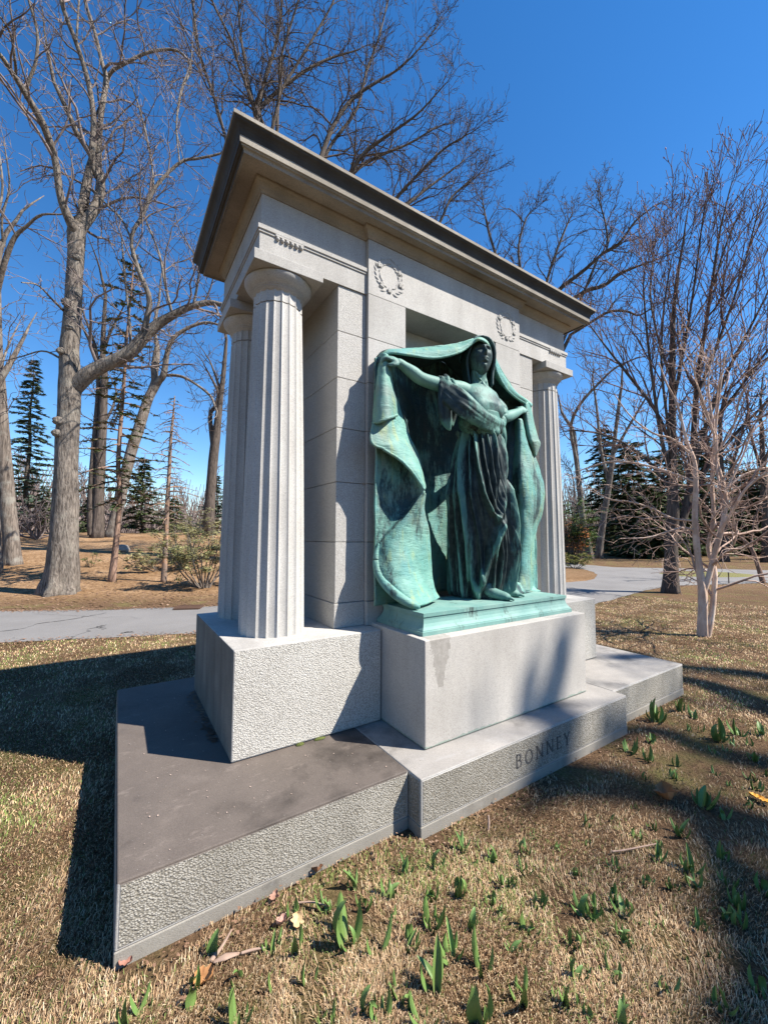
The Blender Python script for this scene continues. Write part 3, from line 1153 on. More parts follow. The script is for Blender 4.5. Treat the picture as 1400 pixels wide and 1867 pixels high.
FOLDS = [  # pixels, height, angular width
    ([(852, 783), (843, 848), (846, 910), (858, 988), (861, 1050), (872, 1086)], 0.060, 0.13),
    ([(838, 795), (828, 850), (824, 920), (823, 1000), (826, 1088)], 0.045, 0.085),
    ([(845, 800), (835, 880), (836, 960), (842, 1030), (846, 1086)], 0.040, 0.075),
    ([(858, 800), (858, 850), (864, 930), (873, 975), (878, 1040), (882, 1070)], 0.030, 0.06),
    ([(866, 790), (874, 860), (884, 905), (897, 935), (908, 947)], 0.052, 0.075),
    ([(915, 790), (919, 860), (919, 910), (914, 940), (908, 949)], 0.034, 0.11),
    ([(878, 795), (882, 835), (892, 880), (903, 925)], 0.022, 0.055),
    ([(888, 795), (897, 845), (905, 900)], 0.020, 0.055),
    ([(918, 950), (908, 980), (896, 1010), (886, 1040), (880, 1068)], 0.062, 0.12),
    ([(924, 880), (934, 942), (938, 1004), (932, 1060), (924, 1086)], 0.066, 0.11),
    ([(900, 790), (906, 840), (911, 880)], 0.020, 0.06),
    ([(817, 880), (814, 960), (815, 1088)], 0.040, 0.12),
    ([(831, 860), (829, 940), (832, 1020), (835, 1088)], 0.022, 0.05),
    ([(851, 930), (853, 1000), (852, 1086)], 0.022, 0.055),
    ([(905, 1000), (902, 1040), (899, 1070)], 0.022, 0.055),
    ([(915, 985), (916, 1030), (912, 1070)], 0.018, 0.05),
]
TR = [(trace(p), h, w) for p, h, w in FOLDS]
nph, nz = 360, 190
zs = np.linspace(1.10, 2.60, nz)
phs = np.linspace(0, 2 * np.pi, nph, endpoint=False)
PHg, Zg = np.meshgrid(phs, zs)
Rg = np.interp(Zg, ZK, RK)
R0 = Rg.copy()
base_amp = np.interp(Zg, [1.1, 1.6, 2.3, 2.6], [1.0, 0.9, 0.55, 0.25])
for tr, h, w in TR:
    zt, at = tr[:, 0], tr[:, 1]
    ang = np.interp(Zg, zt, at)
    d = (PHg - ang + np.pi) % (2 * np.pi) - np.pi
    env = np.clip((Zg - zt[0] + 0.05) / 0.10, 0, 1) * np.clip((zt[-1] + 0.06 - Zg) / 0.12, 0, 1)
    e = np.exp(-np.abs(d / w) ** 1.7)
    Rg = Rg + 1.15 * h * env * e - 0.010 * env * np.exp(-((np.abs(d) - 2.0 * w) / (0.8 * w)) ** 2)
# the back of the skirt and small running folds
back = np.cos(PHg - PHI0) < -0.1
Rg = Rg + np.where(back, 0.018 * np.sin(PHg * 14 + 2.2 * np.sin(Zg * 2)), 0.0) * base_amp
fine = np.array([[mnoise.noise((math.cos(p) * 4.2, math.sin(p) * 4.2, z * 0.9)) + 0.55 * (0.5 - 2 * abs(mnoise.noise((math.cos(p) * 9, math.sin(p) * 9, z * 1.5 + 4)))) + 0.35 * (0.4 - 2 * abs(mnoise.noise((math.cos(p) * 19, math.sin(p) * 19, z * 3.4 + 9)))) for p in phs] for z in zs])
Rg = Rg + 0.021 * fine * base_amp
# loops of the upper dress under the belt
Rg = Rg + 0.012 * np.exp(-((Zg - 2.50) / 0.018) ** 2) - 0.016 * np.exp(-((Zg - 2.465) / 0.022) ** 2)
Xg = np.interp(Zg, ZK, XK) + Rg * np.cos(PHg)
Yg = np.interp(Zg, ZK, YK) + Rg * np.sin(PHg) * 0.97
V = np.stack([Xg, Yg, Zg], -1).reshape(-1, 3)
F = []
idx = np.arange(nz * nph).reshape(nz, nph)
F = np.stack([idx[:-1, :], np.roll(idx, -1, 1)[:-1, :], np.roll(idx, -1, 1)[1:, :], idx[1:, :]], -1).reshape(-1, 4)
skirt = Soup()
skirt.add(V, F, [list(range(nph))[::-1]], [[(nz - 1) * nph + k for k in range(nph)]])
dress = Soup()
skirt_me = skirt.mesh('skirt')
# cloth gathered across the breast from the right shoulder to the left elbow
def chest(pts, rad):
    dress.tube(pts, rad, n=12, k=30)


UPE = [(803, 689, -.60), (822, 700, -.66), (845, 716, -.745), (868, 737, -.785), (892, 757, -.76), (918, 771, -.68)]      # upper edge of the cloth
LOE = [(800, 716, -.60), (815, 735, -.66), (838, 755, -.725), (860, 769, -.755), (886, 781, -.745), (914, 788, -.68)]
UPE = [at_y(*q) for q in UPE]
LOE = [at_y(*q) for q in LOE]
NB = 9
for k in range(NB):
    f = k / (NB - 1)
    ln = [u.lerp(l, f) + Vector((0, -0.014 * math.sin(math.pi * f) + rh.uniform(-.005, .005), rh.uniform(-.006, .006))) for u, l in zip(UPE, LOE)]
    rr = [0.020, 0.021, 0.020, 0.021, 0.022, 0.018]
    rr = [q * rh.uniform(0.75, 1.15) for q in rr]
    if k == 0:
        rr = [0.017] * 6
    chest([tuple(q) for q in ln], rr)
# bodice under it, over the ribs
bv, bf = loft([(0.055, -0.595, 2.42, 0.148, 0.122), (0.05, -0.60, 2.50, 0.150, 0.122), (0.05, -0.605, 2.57, 0.166, 0.136), (0.05, -0.61, 2.62, 0.165, 0.13)])
dress.add(bv, bf)
# bunch of cloth at the left elbow and its hanging end
dress.ball(at_y(913, 769, -0.655), (0.046, 0.046, 0.060))
dress.tube([tuple(at_y(913, 776, -.65)), tuple(at_y(917, 796, -.66)), tuple(at_y(920, 816, -.65))], [0.034, 0.030, 0.010], n=12, k=16)
dress.tube([tuple(at_y(907, 778, -.66)), tuple(at_y(909, 794, -.67)), tuple(at_y(911, 806, -.66))], [0.028, 0.026, 0.012], n=10, k=14)
# sleeve hanging from the raised arm: loop over the arm and a pointed tail
dress.tube([(-0.345, -0.590, 2.865), (-0.355, -0.632, 2.82), (-0.36, -0.640, 2.74), (-0.36, -0.635, 2.62), (-0.345, -0.63, 2.50), (-0.33, -0.63, 2.42)], [0.020, 0.024, 0.026, 0.032, 0.030, 0.008], n=16, k=30)
dress.tube([(-0.385, -0.570, 2.855), (-0.405, -0.608, 2.80), (-0.412, -0.618, 2.72), (-0.412, -0.612, 2.60), (-0.385, -0.612, 2.50), (-0.345, -0.62, 2.43)], [0.016, 0.018, 0.020, 0.026, 0.026, 0.008], n=14, k=30)
dress.tube([(-0.29, -0.545, 2.855), (-0.28, -0.61, 2.83), (-0.27, -0.645, 2.73), (-0.275, -0.63, 2.58), (-0.30, -0.62, 2.46)], [0.016, 0.020, 0.022, 0.022, 0.012], n=12, k=26)
# loose cloth under the arm
for k in range(6):
    dress.tube([(-0.27 + 0.03 * k, -0.62 - 0.012 * k, 2.72 - 0.03 * k), (-0.19 + 0.03 * k, -0.67 - 0.008 * k, 2.555 - 0.018 * k), (-0.06 + 0.03 * k, -0.71, 2.50 - 0.012 * k)], [0.016, 0.028, 0.016], n=10, k=16)
dress.ball((-0.09, -0.60, 2.55), (0.10, 0.09, 0.12))
# belt cloth lumps and overfold under the belt
for k in range(9):
    a = PHI0 - 0.9 + 0.26 * k
    rr = 0.148
    dress.ball((0.055 + rr * math.cos(a), -0.58 + rr * math.sin(a), 2.46 + rh.uniform(-.02, .02)), (0.024, 0.024, 0.040))
dress_me = dress.melt('bodice', voxel=0.0068, smooth=1)
for dm, nm in ((dress_me, 'bodice'), (skirt_me, 'skirt')):
    co = mesh_co(dm)
    pat = np.full(len(co), 0.40, dtype=np.float32)
    pat += 0.40 * np.exp(-((co[:, 2] - 2.70 + 0.35 * (co[:, 0] + 0.1)) / 0.105) ** 2)
    sl = np.clip((-0.28 - co[:, 0]) / 0.06, 0, 1) * np.clip((co[:, 2] - 2.36) / 0.05, 0, 1)
    pat += sl * (-0.20 + 0.42 * np.clip((2.60 - co[:, 2]) / 0.16, 0, 1))
    pat += 0.25 * np.exp(-((co[:, 2] - 2.40) / 0.10) ** 2) + 0.22 * np.clip((1.45 - co[:, 2]) / 0.35, 0, 1)
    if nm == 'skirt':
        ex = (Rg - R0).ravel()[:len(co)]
        pat = pat - 0.10 + np.clip((ex - 0.012) / 0.045, -0.5, 1.0) * 0.34      # raised folds green from rain, with fold highlights put into the colour
    set_attr(dm, 'patina_shade', pat)
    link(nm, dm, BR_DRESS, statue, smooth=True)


# ---------------------------------------------------------------- cape
def P3(t):
    return tuple(at_y(t[0], t[1], t[2]))


cape_parts = []


def shell(G, thick=0.014, name='cape_fold', pat=0.5, nu=40, nv=60, ripple=0.004, hem=(), seed=0.0, world=False, rib=None):
    """a sheet of cloth through a grid of control points, with real thickness and a rolled hem"""
    C = np.array([[(p if world else P3(p)) for p in row] for row in G], float)      # rows x cols x 3
    A = catmull(C, nv)
    B = np.stack([catmull(A[i], nu) for i in range(nv)])
    du = np.gradient(B, axis=1)
    dv = np.gradient(B, axis=0)
    N = np.cross(du, dv)
    N /= np.linalg.norm(N, axis=2)[:, :, None] + 1e-9
    W = np.zeros((nv, nu))
    for i in range(nv):
        for j in range(nu):
            p = B[i, j]
            W[i, j] = mnoise.noise((p[0] * 7 + seed, p[1] * 7, p[2] * 3.0)) + 1.1 * (0.4 - 2 * abs(mnoise.noise((p[0] * 5 + p[2] * 2.2 + seed, p[1] * 5, p[2] * 1.6)))) + 0.4 * mnoise.noise((p[0] * 16 + seed, p[1] * 16, p[2] * 26))
    B = B + N * (W * ripple)[:, :, None]
    Fr, Bk = B + N * thick / 2, B - N * thick / 2
    V = np.vstack([Fr.reshape(-1, 3), Bk.reshape(-1, 3)])
    idx = np.arange(nv * nu).reshape(nv, nu)
    off = nv * nu
    F1 = np.stack([idx[:-1, :-1], idx[:-1, 1:], idx[1:, 1:], idx[1:, :-1]], -1).reshape(-1, 4)
    F2 = F1[:, ::-1] + off
    bord = np.concatenate([idx[0, :], idx[1:, -1], idx[-1, -2::-1], idx[-2:0:-1, 0]])
    b2 = np.roll(bord, -1)
    F3 = np.stack([bord, bord + off, b2 + off, b2], -1)
    me = mesh_np(name, V, np.vstack([F1, F2, F3]), smooth=True)
    s = Soup()
    s.add(V, np.vstack([F1, F2, F3]))
    for e in hem:
        line = {'l': B[:, 0], 'r': B[:, -1], 't': B[0], 'b': B[-1]}[e[0]]
        rr = e[1]
        k = len(line)
        prof = np.full(k, rr)
        s.add(*tube_np(line, prof, 10))
    cape_parts.append((s, pat, name))
    return s


# the hollow of the cape behind the figure
rows = []
for t in np.linspace(0, 1, 9):
    row = []
    for x in (-0.90, -0.80, -0.66, -0.52, -0.32, -0.05, 0.22, 0.45, 0.60, 0.74, 0.86, 0.93):
        zt = np.interp(x, [-0.9, -0.77, -0.4, 0.0, 0.08, 0.4, 0.8, 0.95], [2.93, 3.01, 3.15, 3.27, 3.27, 3.12, 2.90, 2.78])
        z = zt + (ZB - 0.0 - zt) * t
        ax = abs(x)
        y = np.interp(ax, [0, 0.3, 0.5, 0.56, 0.7, 0.8, 0.93], [-0.10, -0.14, -0.30, -0.365, -0.38, -0.41, -0.44])
        y += 0.02 * math.sin(x * 23 + t * 2.0) * (1 if ax < 0.55 else 0.4) * (0.3 + t)
        xx = x * (1.0 + 0.0 * t)
        row.append((xx, y - 0.02 * t, z))
    rows.append(row)
shell(rows, pat=0.30, nu=110, nv=90, ripple=0.010, world=True, name='cape_back')
# canopy: back -> top of the front edge -> hanging hem
top = [(692, 648, -.42), (703, 640, -.44), (740, 636.5, -.50), (790, 634, -.56), (830, 629, -.60), (858, 620.5, -.62), (874, 616, -.60), (890, 631, -.60), (900, 652, -.585), (912, 676, -.57), (928, 700, -.55), (942, 717, -.53), (958, 728, -.50), (968, 737, -.47)]
low = [(689, 662, -.45), (704, 646, -.48), (740, 646, -.55), (790, 652.5, -.60), (835, 643, -.64), (860, 626.5, -.66), (874, 619.5, -.70), (889, 630, -.675), (899, 656, -.635), (908, 684, -.615), (921, 707, -.585), (936, 722, -.555), (954, 734, -.52), (965, 744, -.49)]
mid = []
for a in top:
    p = at_y(*a)
    mid.append(p)
bkz = [p + Vector((0, 0.12 if abs(p.x) > 0.5 else 0.24, -0.005)) for p in mid]
bk2 = []
for p in mid:
    ax = abs(p.x)
    yw = -0.355 if ax > 0.52 else -0.12
    bk2.append(Vector((p.x * 1.0, max(p.y + 0.06, yw), p.z - 0.02)))
G = [[tuple(p) for p in bk2], [tuple((b_ + m_) / 2 + Vector((0, 0, 0.012))) for b_, m_ in zip(bk2, mid)], [tuple(p + Vector((0, 0.015, 0.004))) for p in mid], [tuple(p) for p in mid],
     [tuple((m_ + at_y(*l)) / 2 + Vector((0, -0.016, 0))) for m_, l in zip(mid, low)], [tuple(at_y(*l)) for l in low]]
shell(G, pat=0.85, nu=120, nv=40, ripple=0.003, world=True, hem=(('b', 0.011),), name='cape_hood')
# veil close round the head
vh = []
for k in range(7):
    a = R(25 + 130 * k / 6)
    x, z = 0.150 * math.cos(a), 0.175 * math.sin(a)
    vh.append([hl(x * 1.0, -0.02, z), hl(x * 1.02, 0.06, z * 1.0), hl(x * 0.9, 0.13, z * 0.85), hl(x * 0.55, 0.19, z * 0.5)])
shell(vh, pat=0.45, nu=30, nv=50, world=True, name='veil')

# left side, falling from the hand in three turns of the hem
shell([[(690, 650, -.41), (696, 645, -.46), (704, 647, -.49), (709, 662, -.46)],
       [(686, 684, -.42), (694, 686, -.49), (704, 688, -.51), (713, 690, -.46)],
       [(682, 728, -.42), (692, 732, -.51), (708, 733, -.54), (720, 724, -.47)],
       [(680, 771, -.43), (692, 769, -.53), (708, 762, -.56), (722, 757, -.48)]], pat=0.95, nu=36, nv=60, ripple=0.006, hem=(('b', 0.012), ('r', 0.007)), name='cape_fold')
shell([[(690, 740, -.42), (704, 745, -.47), (714, 740, -.46), (722, 725, -.42)],
       [(676, 803, -.50), (697, 800, -.52), (718, 790, -.49), (734, 762, -.43)],
       [(700, 819, -.53), (718, 815, -.54), (734, 808, -.51), (748, 800, -.44)],
       [(733, 841, -.57), (744, 838, -.57), (754, 834, -.54), (762, 830, -.47)],
       [(754, 864, -.61), (760, 862, -.61), (766, 860, -.58), (769, 858, -.52)],
       [(773, 893, -.62), (774, 892, -.62), (775, 891, -.60), (776, 888, -.56)]], pat=0.95, nu=36, nv=70, ripple=0.006, hem=(('l', 0.011),), seed=3.0, name='cape_fold')
# the turned-back under side between the second and third turn
shell([[(757, 868, -.60), (752, 862, -.50), (735, 845, -.44), (690, 806, -.42)],
       [(772, 893, -.62), (752, 890, -.50), (725, 880, -.45), (686, 860, -.43)],
       [(768, 908, -.60), (748, 912, -.50), (722, 912, -.45), (684, 912, -.44)],
       [(738, 942, -.54), (728, 945, -.49), (712, 950, -.46), (684, 955, -.45)],
       [(692, 994, -.48), (690, 995, -.47), (688, 996, -.46), (684, 998, -.45)]], pat=0.72, nu=36, nv=60, ripple=0.008, seed=5.0, name='cape_fold')
shell([[(773, 894, -.62), (773.5, 896, -.60), (774, 898, -.57), (775, 900, -.54)],
       [(738, 942, -.55), (752, 938, -.57), (764, 934, -.56), (772, 930, -.53)],
       [(692, 994, -.48), (720, 985, -.55), (752, 975, -.56), (780, 968, -.52)],
       [(686, 1022, -.48), (715, 1024, -.57), (752, 1020, -.58), (785, 1020, -.52)],
       [(692, 1050, -.52), (718, 1054, -.60), (755, 1054, -.61), (788, 1056, -.53)],
       [(718, 1079, -.62), (738, 1078, -.66), (764, 1076, -.65), (793, 1077, -.55)],
       [(760, 1106, -.745), (772, 1103, -.72), (786, 1098, -.66), (800, 1090, -.56)]], pat=0.85, nu=44, nv=80, ripple=0.007, seed=8.0, name='cape_fold')
# rolled lower edge of the third turn
roll = Soup()
roll.tube([P3(p) for p in ((691, 992, -.47), (686, 1014, -.475), (688, 1040, -.50), (700, 1062, -.55), (722, 1084, -.64), (745, 1099, -.715), (764, 1107, -.755))], [0.012, 0.022, 0.028, 0.032, 0.034, 0.030, 0.018], n=14, k=60)
cape_parts.append((roll, 0.85, 'cape_roll'))
# right side: the short turn under the hand and the long swelling fall
shell([[(953, 742, -.50), (958, 735, -.53), (963, 733, -.51), (967, 740, -.46)],
       [(956, 772, -.50), (961, 768, -.54), (968, 768, -.52), (972, 768, -.46)],
       [(960, 800, -.50), (967, 799, -.55), (976, 800, -.53), (979, 798, -.45)],
       [(966, 812, -.50), (971, 809, -.55), (979, 807, -.53), (983, 810, -.45)],
       [(974, 832, -.49), (975, 832, -.50), (976, 831, -.50), (978, 828, -.46)]], pat=0.9, nu=30, nv=50, hem=(('l', 0.008),), seed=11.0, name='cape_fold')
shell([[(940, 768, -.47), (946, 764, -.52), (950, 766, -.52), (956, 772, -.47)],
       [(938, 800, -.46), (948, 802, -.54), (958, 806, -.53), (967, 815, -.46)],
       [(934, 850, -.46), (950, 850, -.56), (968, 850, -.56), (978, 848, -.46)],
       [(934, 885, -.46), (952, 885, -.58), (974, 885, -.58), (988, 882, -.46)],
       [(936, 918, -.46), (953, 918, -.58), (974, 918, -.58), (990, 914, -.46)],
       [(938, 955, -.46), (952, 956, -.56), (968, 956, -.56), (981, 952, -.46)],
       [(938, 1002, -.46), (950, 1004, -.53), (962, 1004, -.53), (972, 1002, -.46)],
       [(936, 1045, -.46), (950, 1048, -.53), (963, 1048, -.54), (975, 1046, -.46)],
       [(932, 1074, -.47), (948, 1077, -.55), (962, 1077, -.56), (975, 1074, -.47)]], pat=0.8, nu=40, nv=100, ripple=0.008, hem=(('r', 0.008),), seed=14.0, name='cape_fold')
shell([[(942, 762, -.47), (937, 764, -.44), (930, 766, -.42)],
       [(938, 800, -.47), (930, 802, -.44), (922, 806, -.41)],
       [(934, 880, -.47), (926, 880, -.45), (917, 880, -.40)],
       [(936, 1000, -.47), (928, 1000, -.46), (920, 1000, -.40)],
       [(934, 1076, -.47), (926, 1078, -.47), (918, 1078, -.40)]], pat=0.25, nu=24, nv=50, ripple=0.008, seed=17.0, name='cape_fold')  # shaded fold, its shade put into a darker bronze tone
# hem spread on the base at the right
shell([[(930, 1058, -.56), (950, 1064, -.53), (972, 1068, -.48)],
       [(926, 1076, -.62), (950, 1077, -.58), (978, 1075, -.50)],
       [(928, 1083, -.66), (955, 1081, -.62), (985, 1078, -.54)]], pat=0.7, nu=24, nv=20, seed=19.0, name='cape_fold')

allV, allF, allP = [], [], []
off = 0
for s, pat, nm in cape_parts:
    V = np.vstack(s.V)
    allV.append(V)
    p = np.full(len(V), pat * (0.84 if nm == 'cape_fold' else 0.95))
    if nm == 'cape_fold' or nm == 'cape_roll':
        p = p + np.array([0.30 * mnoise.noise((q[0] * 3.1, q[1] * 3.1, q[2] * 2.0)) for q in V])
    if nm == 'cape_back':
        p = 0.42 + 0.36 * np.clip((np.abs(V[:, 0] + 0.0) - 0.45) / 0.3, 0, 1) * np.clip((2.75 - V[:, 2]) / 0.5, 0, 1) + 0.28 * np.clip((2.4 - V[:, 2]) / 0.9, 0, 1)  # sheltered dark bronze and the hollow's shade put into one tone
        p = np.where((V[:, 0] > 0.2) & (V[:, 2] < 2.6), p + 0.22, p)
    if nm == 'cape_hood':
        p = np.where(V[:, 1] > -0.47, 0.1, pat)  # inside of the hood dark, its shade put into the tone
    allP.append(p)
    allF += [[i + off for i in f] for f in s.F]
    off += len(V)
cape_me = bpy.data.meshes.new('cape')
cape_me.from_pydata(np.vstack(allV).tolist(), [], allF)
bm = bmesh.new()
bm.from_mesh(cape_me)
bmesh.ops.recalc_face_normals(bm, faces=bm.faces)
bm.to_mesh(cape_me)
bm.free()
set_attr(cape_me, 'patina_shade', np.concatenate(allP))
o_cape = link('cape', cape_me, BR_CAPE, statue, smooth=True)
# ================================================================== GROUND
rg = random.Random(11)
np.random.seed(7)


def axis_pts(lo, hi, near_lo, near_hi, step):
    a = list(np.arange(near_lo, near_hi, step))
    x, s = near_hi, step
    while x < hi:
        a.append(x)
        s *= 1.12
        x += s
    x, s = near_lo, step
    while x > lo:
        s *= 1.12
        x -= s
        a.append(x)
    return np.array(sorted(a + [hi]))


gx = axis_pts(-260, 260, -14, 26, 0.45)
gy = axis_pts(-80, 420, -6, 32, 0.45)
GX, GY = np.meshgrid(gx, gy)
GZ = np.array([[terrain(x, y) for x in gx] for y in gy])
idx = np.arange(GX.size).reshape(GX.shape)
F = np.stack([idx[:-1, :-1], idx[:-1, 1:], idx[1:, 1:], idx[1:, :-1]], -1).reshape(-1, 4)
lawn_me = mesh_np('lawn', np.stack([GX, GY, GZ], -1).reshape(-1, 3), F, smooth=True)
nn = 0.39 * (GX + 4.455) + 0.92 * (GY - 8.553)
needle = np.clip((nn - 0.4) / 2.0, 0, 1) * np.clip((20 - GX) / 10, 0, 1)
set_attr(lawn_me, 'needle', needle.ravel())

gm, gnt, gb = new_mat('dry_lawn')
g = NT(gnt)
c1 = g.ramp(g.noise(55, 5, 0.7), [(0.3, (0.055, 0.034, 0.022)), (0.5, (0.135, 0.088, 0.055)), (0.72, (0.25, 0.175, 0.112))])
c2 = g.ramp(g.noise(0.9, 5, 0.6), [(0.35, (0.85, 0.80, 0.70)), (0.65, (1.15, 1.08, 0.98))])
c1 = g.mix(1.0, c1, c2, 'MULTIPLY')
green = g.math('MULTIPLY', g.ramp(g.noise(1.6, 6, 0.65), [(0.50, 0.0), (0.72, 0.6)]), g.math('SUBTRACT', 1.0, g.attr('needle')))
c1 = g.mix(green, c1, (0.17, 0.19, 0.055))
nd = g.ramp(g.noise(9, 6, 0.7), [(0.3, (0.115, 0.066, 0.034)), (0.5, (0.265, 0.175, 0.10)), (0.7, (0.40, 0.29, 0.185))])
nd = g.mix(1.0, nd, g.ramp(g.noise(0.55, 4, 0.6), [(0.3, (0.75, 0.66, 0.55)), (0.68, (1.2, 1.15, 1.1))]), 'MULTIPLY')
col = g.mix(g.attr('needle'), c1, nd)
hh = g.math('ADD', g.noise(120, 4, 0.7), g.math('MULTIPLY', g.noise(14, 5, 0.65), 2.0))
g.set(gb, Base_Color=col, Roughness=0.95, Normal=g.bump(hh, 1.0, 0.02))
gb.inputs['Specular IOR Level'].default_value = 0.1
tag(link('lawn', lawn_me, gm), 'dry straw coloured lawn around the memorial', kind='structure')

# ---- roads
am, ant, ab = new_mat('old_asphalt')
g = NT(ant)
col = g.mix(g.ramp(g.noise(160, 3, 0.7), [(0.3, 0.0), (0.7, 1.0)]), (0.125, 0.120, 0.114), (0.23, 0.221, 0.21))
col = g.mix(g.ramp(g.noise(0.8, 5, 0.6), [(0.4, 0.0), (0.7, 0.5)]), col, (0.115, 0.109, 0.102))
col = g.mix(g.ramp(g.noise(3.0, 6, 0.7), [(0.6, 0.0), (0.72, 0.35)]), col, (0.21, 0.18, 0.15))
g.set(ab, Base_Color=col, Roughness=0.9, Normal=g.bump(g.noise(200, 3, 0.7), 0.5, 0.006))


def flat_poly(name, pts, z, mat, label, kind='structure', thick=0.0):
    from mathutils.geometry import tessellate_polygon
    bm = bmesh.new()
    vs_ = [bm.verts.new((p[0], p[1], z)) for p in pts]
    for tri in tessellate_polygon([[Vector((p[0], p[1], 0)) for p in pts]]):
        bm.faces.new([vs_[i] for i in tri])
    me = bm_mesh(name, bm)
    return tag(link(name, me, mat), label, kind=kind)


def wob(pts, amp=0.05, step=0.25, seed=0.0):
    """edge line with the raggedness of an unkerbed road"""
    out = []
    for a, b in zip(pts, pts[1:]):
        n = max(1, int(math.hypot(b[0] - a[0], b[1] - a[1]) / step))
        for i in range(n):
            x, y = a[0] + (b[0] - a[0]) * i / n, a[1] + (b[1] - a[1]) * i / n
            out.append((x + amp * mnoise.noise((x * 2.1, y * 2.1, seed)), y + amp * mnoise.noise((x * 2.1, y * 2.1, seed + 9))))
    out.append(pts[-1])
    return out


def gz(u, v):
    p = at_z(u, v, 0.0)
    return (p.x, p.y)


near_edge = [(-15, 8.6), gz(0, 1172), gz(180, 1164), gz(357, 1155), (1.5, 3.6), (4.5, 2.75), gz(1085, 1102), gz(1188, 1074), gz(1237, 1068), gz(1400, 1063), (26, -1.2), (40, -6)]
far_edge = [(46, 2.2), (30, 2.6), gz(1400, 1040), gz(1300, 1037), gz(1211, 1036), gz(1120, 1034.5), (20.6, 12.0), (19.4, 13.2), (17.9, 10.6), gz(1062, 1038), gz(1082, 1043), gz(1089, 1049), gz(1083, 1056), gz(1060, 1060), (8.0, 5.7), (5.2, 5.6), (2.5, 5.9), gz(400, 1105), gz(200, 1112), gz(0, 1115), (-15, 12.7)]
flat_poly('road', wob(near_edge, 0.07, seed=1.0) + wob(far_edge, 0.10, seed=4.0), 0.006, am, 'grey cemetery drive curving behind the memorial')

# mossy verge in the fork of the drive
mm, mnt, mb = new_mat('verge_moss')
g = NT(mnt)
g.set(mb, Base_Color=g.ramp(g.noise(30, 5, 0.7), [(0.3, (0.11, 0.09, 0.03)), (0.6, (0.17, 0.165, 0.045)), (0.8, (0.24, 0.19, 0.09))]), Roughness=0.95, Normal=g.bump(g.noise(60, 4, 0.7), 0.8, 0.03))


def mound(name, pts, h, mat, label, kind):
    bm = bmesh.new()
    c = (sum(p[0] for p in pts) / len(pts), sum(p[1] for p in pts) / len(pts))
    rings = []
    for s, z in ((1.0, 0.002), (0.93, 0.5 * h), (0.7, 0.9 * h), (0.3, h)):
        rings.append([bm.verts.new((c[0] + (p[0] - c[0]) * s, c[1] + (p[1] - c[1]) * s, z)) for p in pts])
    for a, b in zip(rings, rings[1:]):
        for i in range(len(pts)):
            j = (i + 1) % len(pts)
            bm.faces.new((a[i], a[j], b[j], b[i]))
    bm.faces.new(rings[-1])
    return tag(link(name, bm_mesh(name, bm), mat, smooth=True), label, kind=kind)


mound('grass_verge', wob([gz(1200, 1046), gz(1236, 1051), gz(1300, 1053), gz(1372, 1052), gz(1378, 1049), gz(1330, 1045), gz(1260, 1042), gz(1210, 1043), gz(1200, 1046)][:-1], 0.05), 0.07, mm, 'yellow green mossy verge in the fork of the drive', 'structure')

# cracks in the asphalt
km, knt, kb = new_mat('crack_filler')
kb.inputs['Base Color'].default_value = (0.035, 0.033, 0.032, 1)
kb.inputs['Roughness'].default_value = 0.95
bm = bmesh.new()


def crack(p0, p1, w, seed):
    n = 36
    prev = None
    for i in range(n + 1):
        t = i / n
        x, y = p0[0] + (p1[0] - p0[0]) * t, p0[1] + (p1[1] - p0[1]) * t
        k = 0.16
        x += k * mnoise.noise((t * 4, seed, 0)) + 0.06 * mnoise.noise((t * 17, seed, 3))
        y += k * mnoise.noise((t * 4, seed, 7)) + 0.06 * mnoise.noise((t * 17, seed, 11))
        ww = w * (0.4 + abs(mnoise.noise((t * 9, seed, 2))))
        a, b = bm.verts.new((x, y - ww, 0.0105)), bm.verts.new((x, y + ww, 0.0105))
        if prev:
            bm.faces.new((prev[0], a, b, prev[1]))
        prev = (a, b)


crack(gz(0, 1152), gz(195, 1118), 0.018, 1.0)
crack(gz(130, 1164), gz(188, 1140), 0.016, 2.0)
crack(gz(188, 1140), gz(186, 1148), 0.010, 3.0)
crack(gz(60, 1120), gz(260, 1128), 0.007, 5.0)
crack(gz(225, 1155), gz(240, 1153), 0.015, 6.0)
tag(link('road_cracks', bm_mesh('road_cracks', bm), km), 'dark cracks running across the grey drive', kind='structure')

# ---- iron drain grate at the far road edge
irm, irnt, irb = new_mat('rusty_iron')
g = NT(irnt)
g.set(irb, Base_Color=g.mix(g.noise(30, 4), (0.05, 0.035, 0.028), (0.16, 0.085, 0.05)), Roughness=0.8, Metallic=0.4)
gp = at_z(345, 1108, 0.012)
drain = empty('drain_grate', (gp.x, gp.y, 0.008), 'rusty iron drain grate at the far edge of the drive', 'drain grate')
drain.rotation_euler = (0, 0, -0.40)
drain.scale = (0.7, 0.7, 1)


def local_block(name, box, mat, parent, bevel=0.0):
    me = bm_mesh(name, block_bm(*box, bevel=bevel))
    me.materials.append(mat)
    o = bpy.data.objects.new(name, me)
    COL.objects.link(o)
    o.parent = parent
    return o


for s in (-1, 1):
    local_block('rim', (-0.36, 0.36, s * 0.30 - 0.025, s * 0.30 + 0.025, 0, 0.03), irm, drain)
    local_block('rim', (s * 0.36 - 0.025, s * 0.36 + 0.025, -0.275, 0.275, 0, 0.0295), irm, drain)
for k in range(11):
    x = -0.30 + 0.06 * k
    local_block('bar', (x - 0.014, x + 0.014, -0.274, 0.274, 0.003, 0.027), irm, drain)

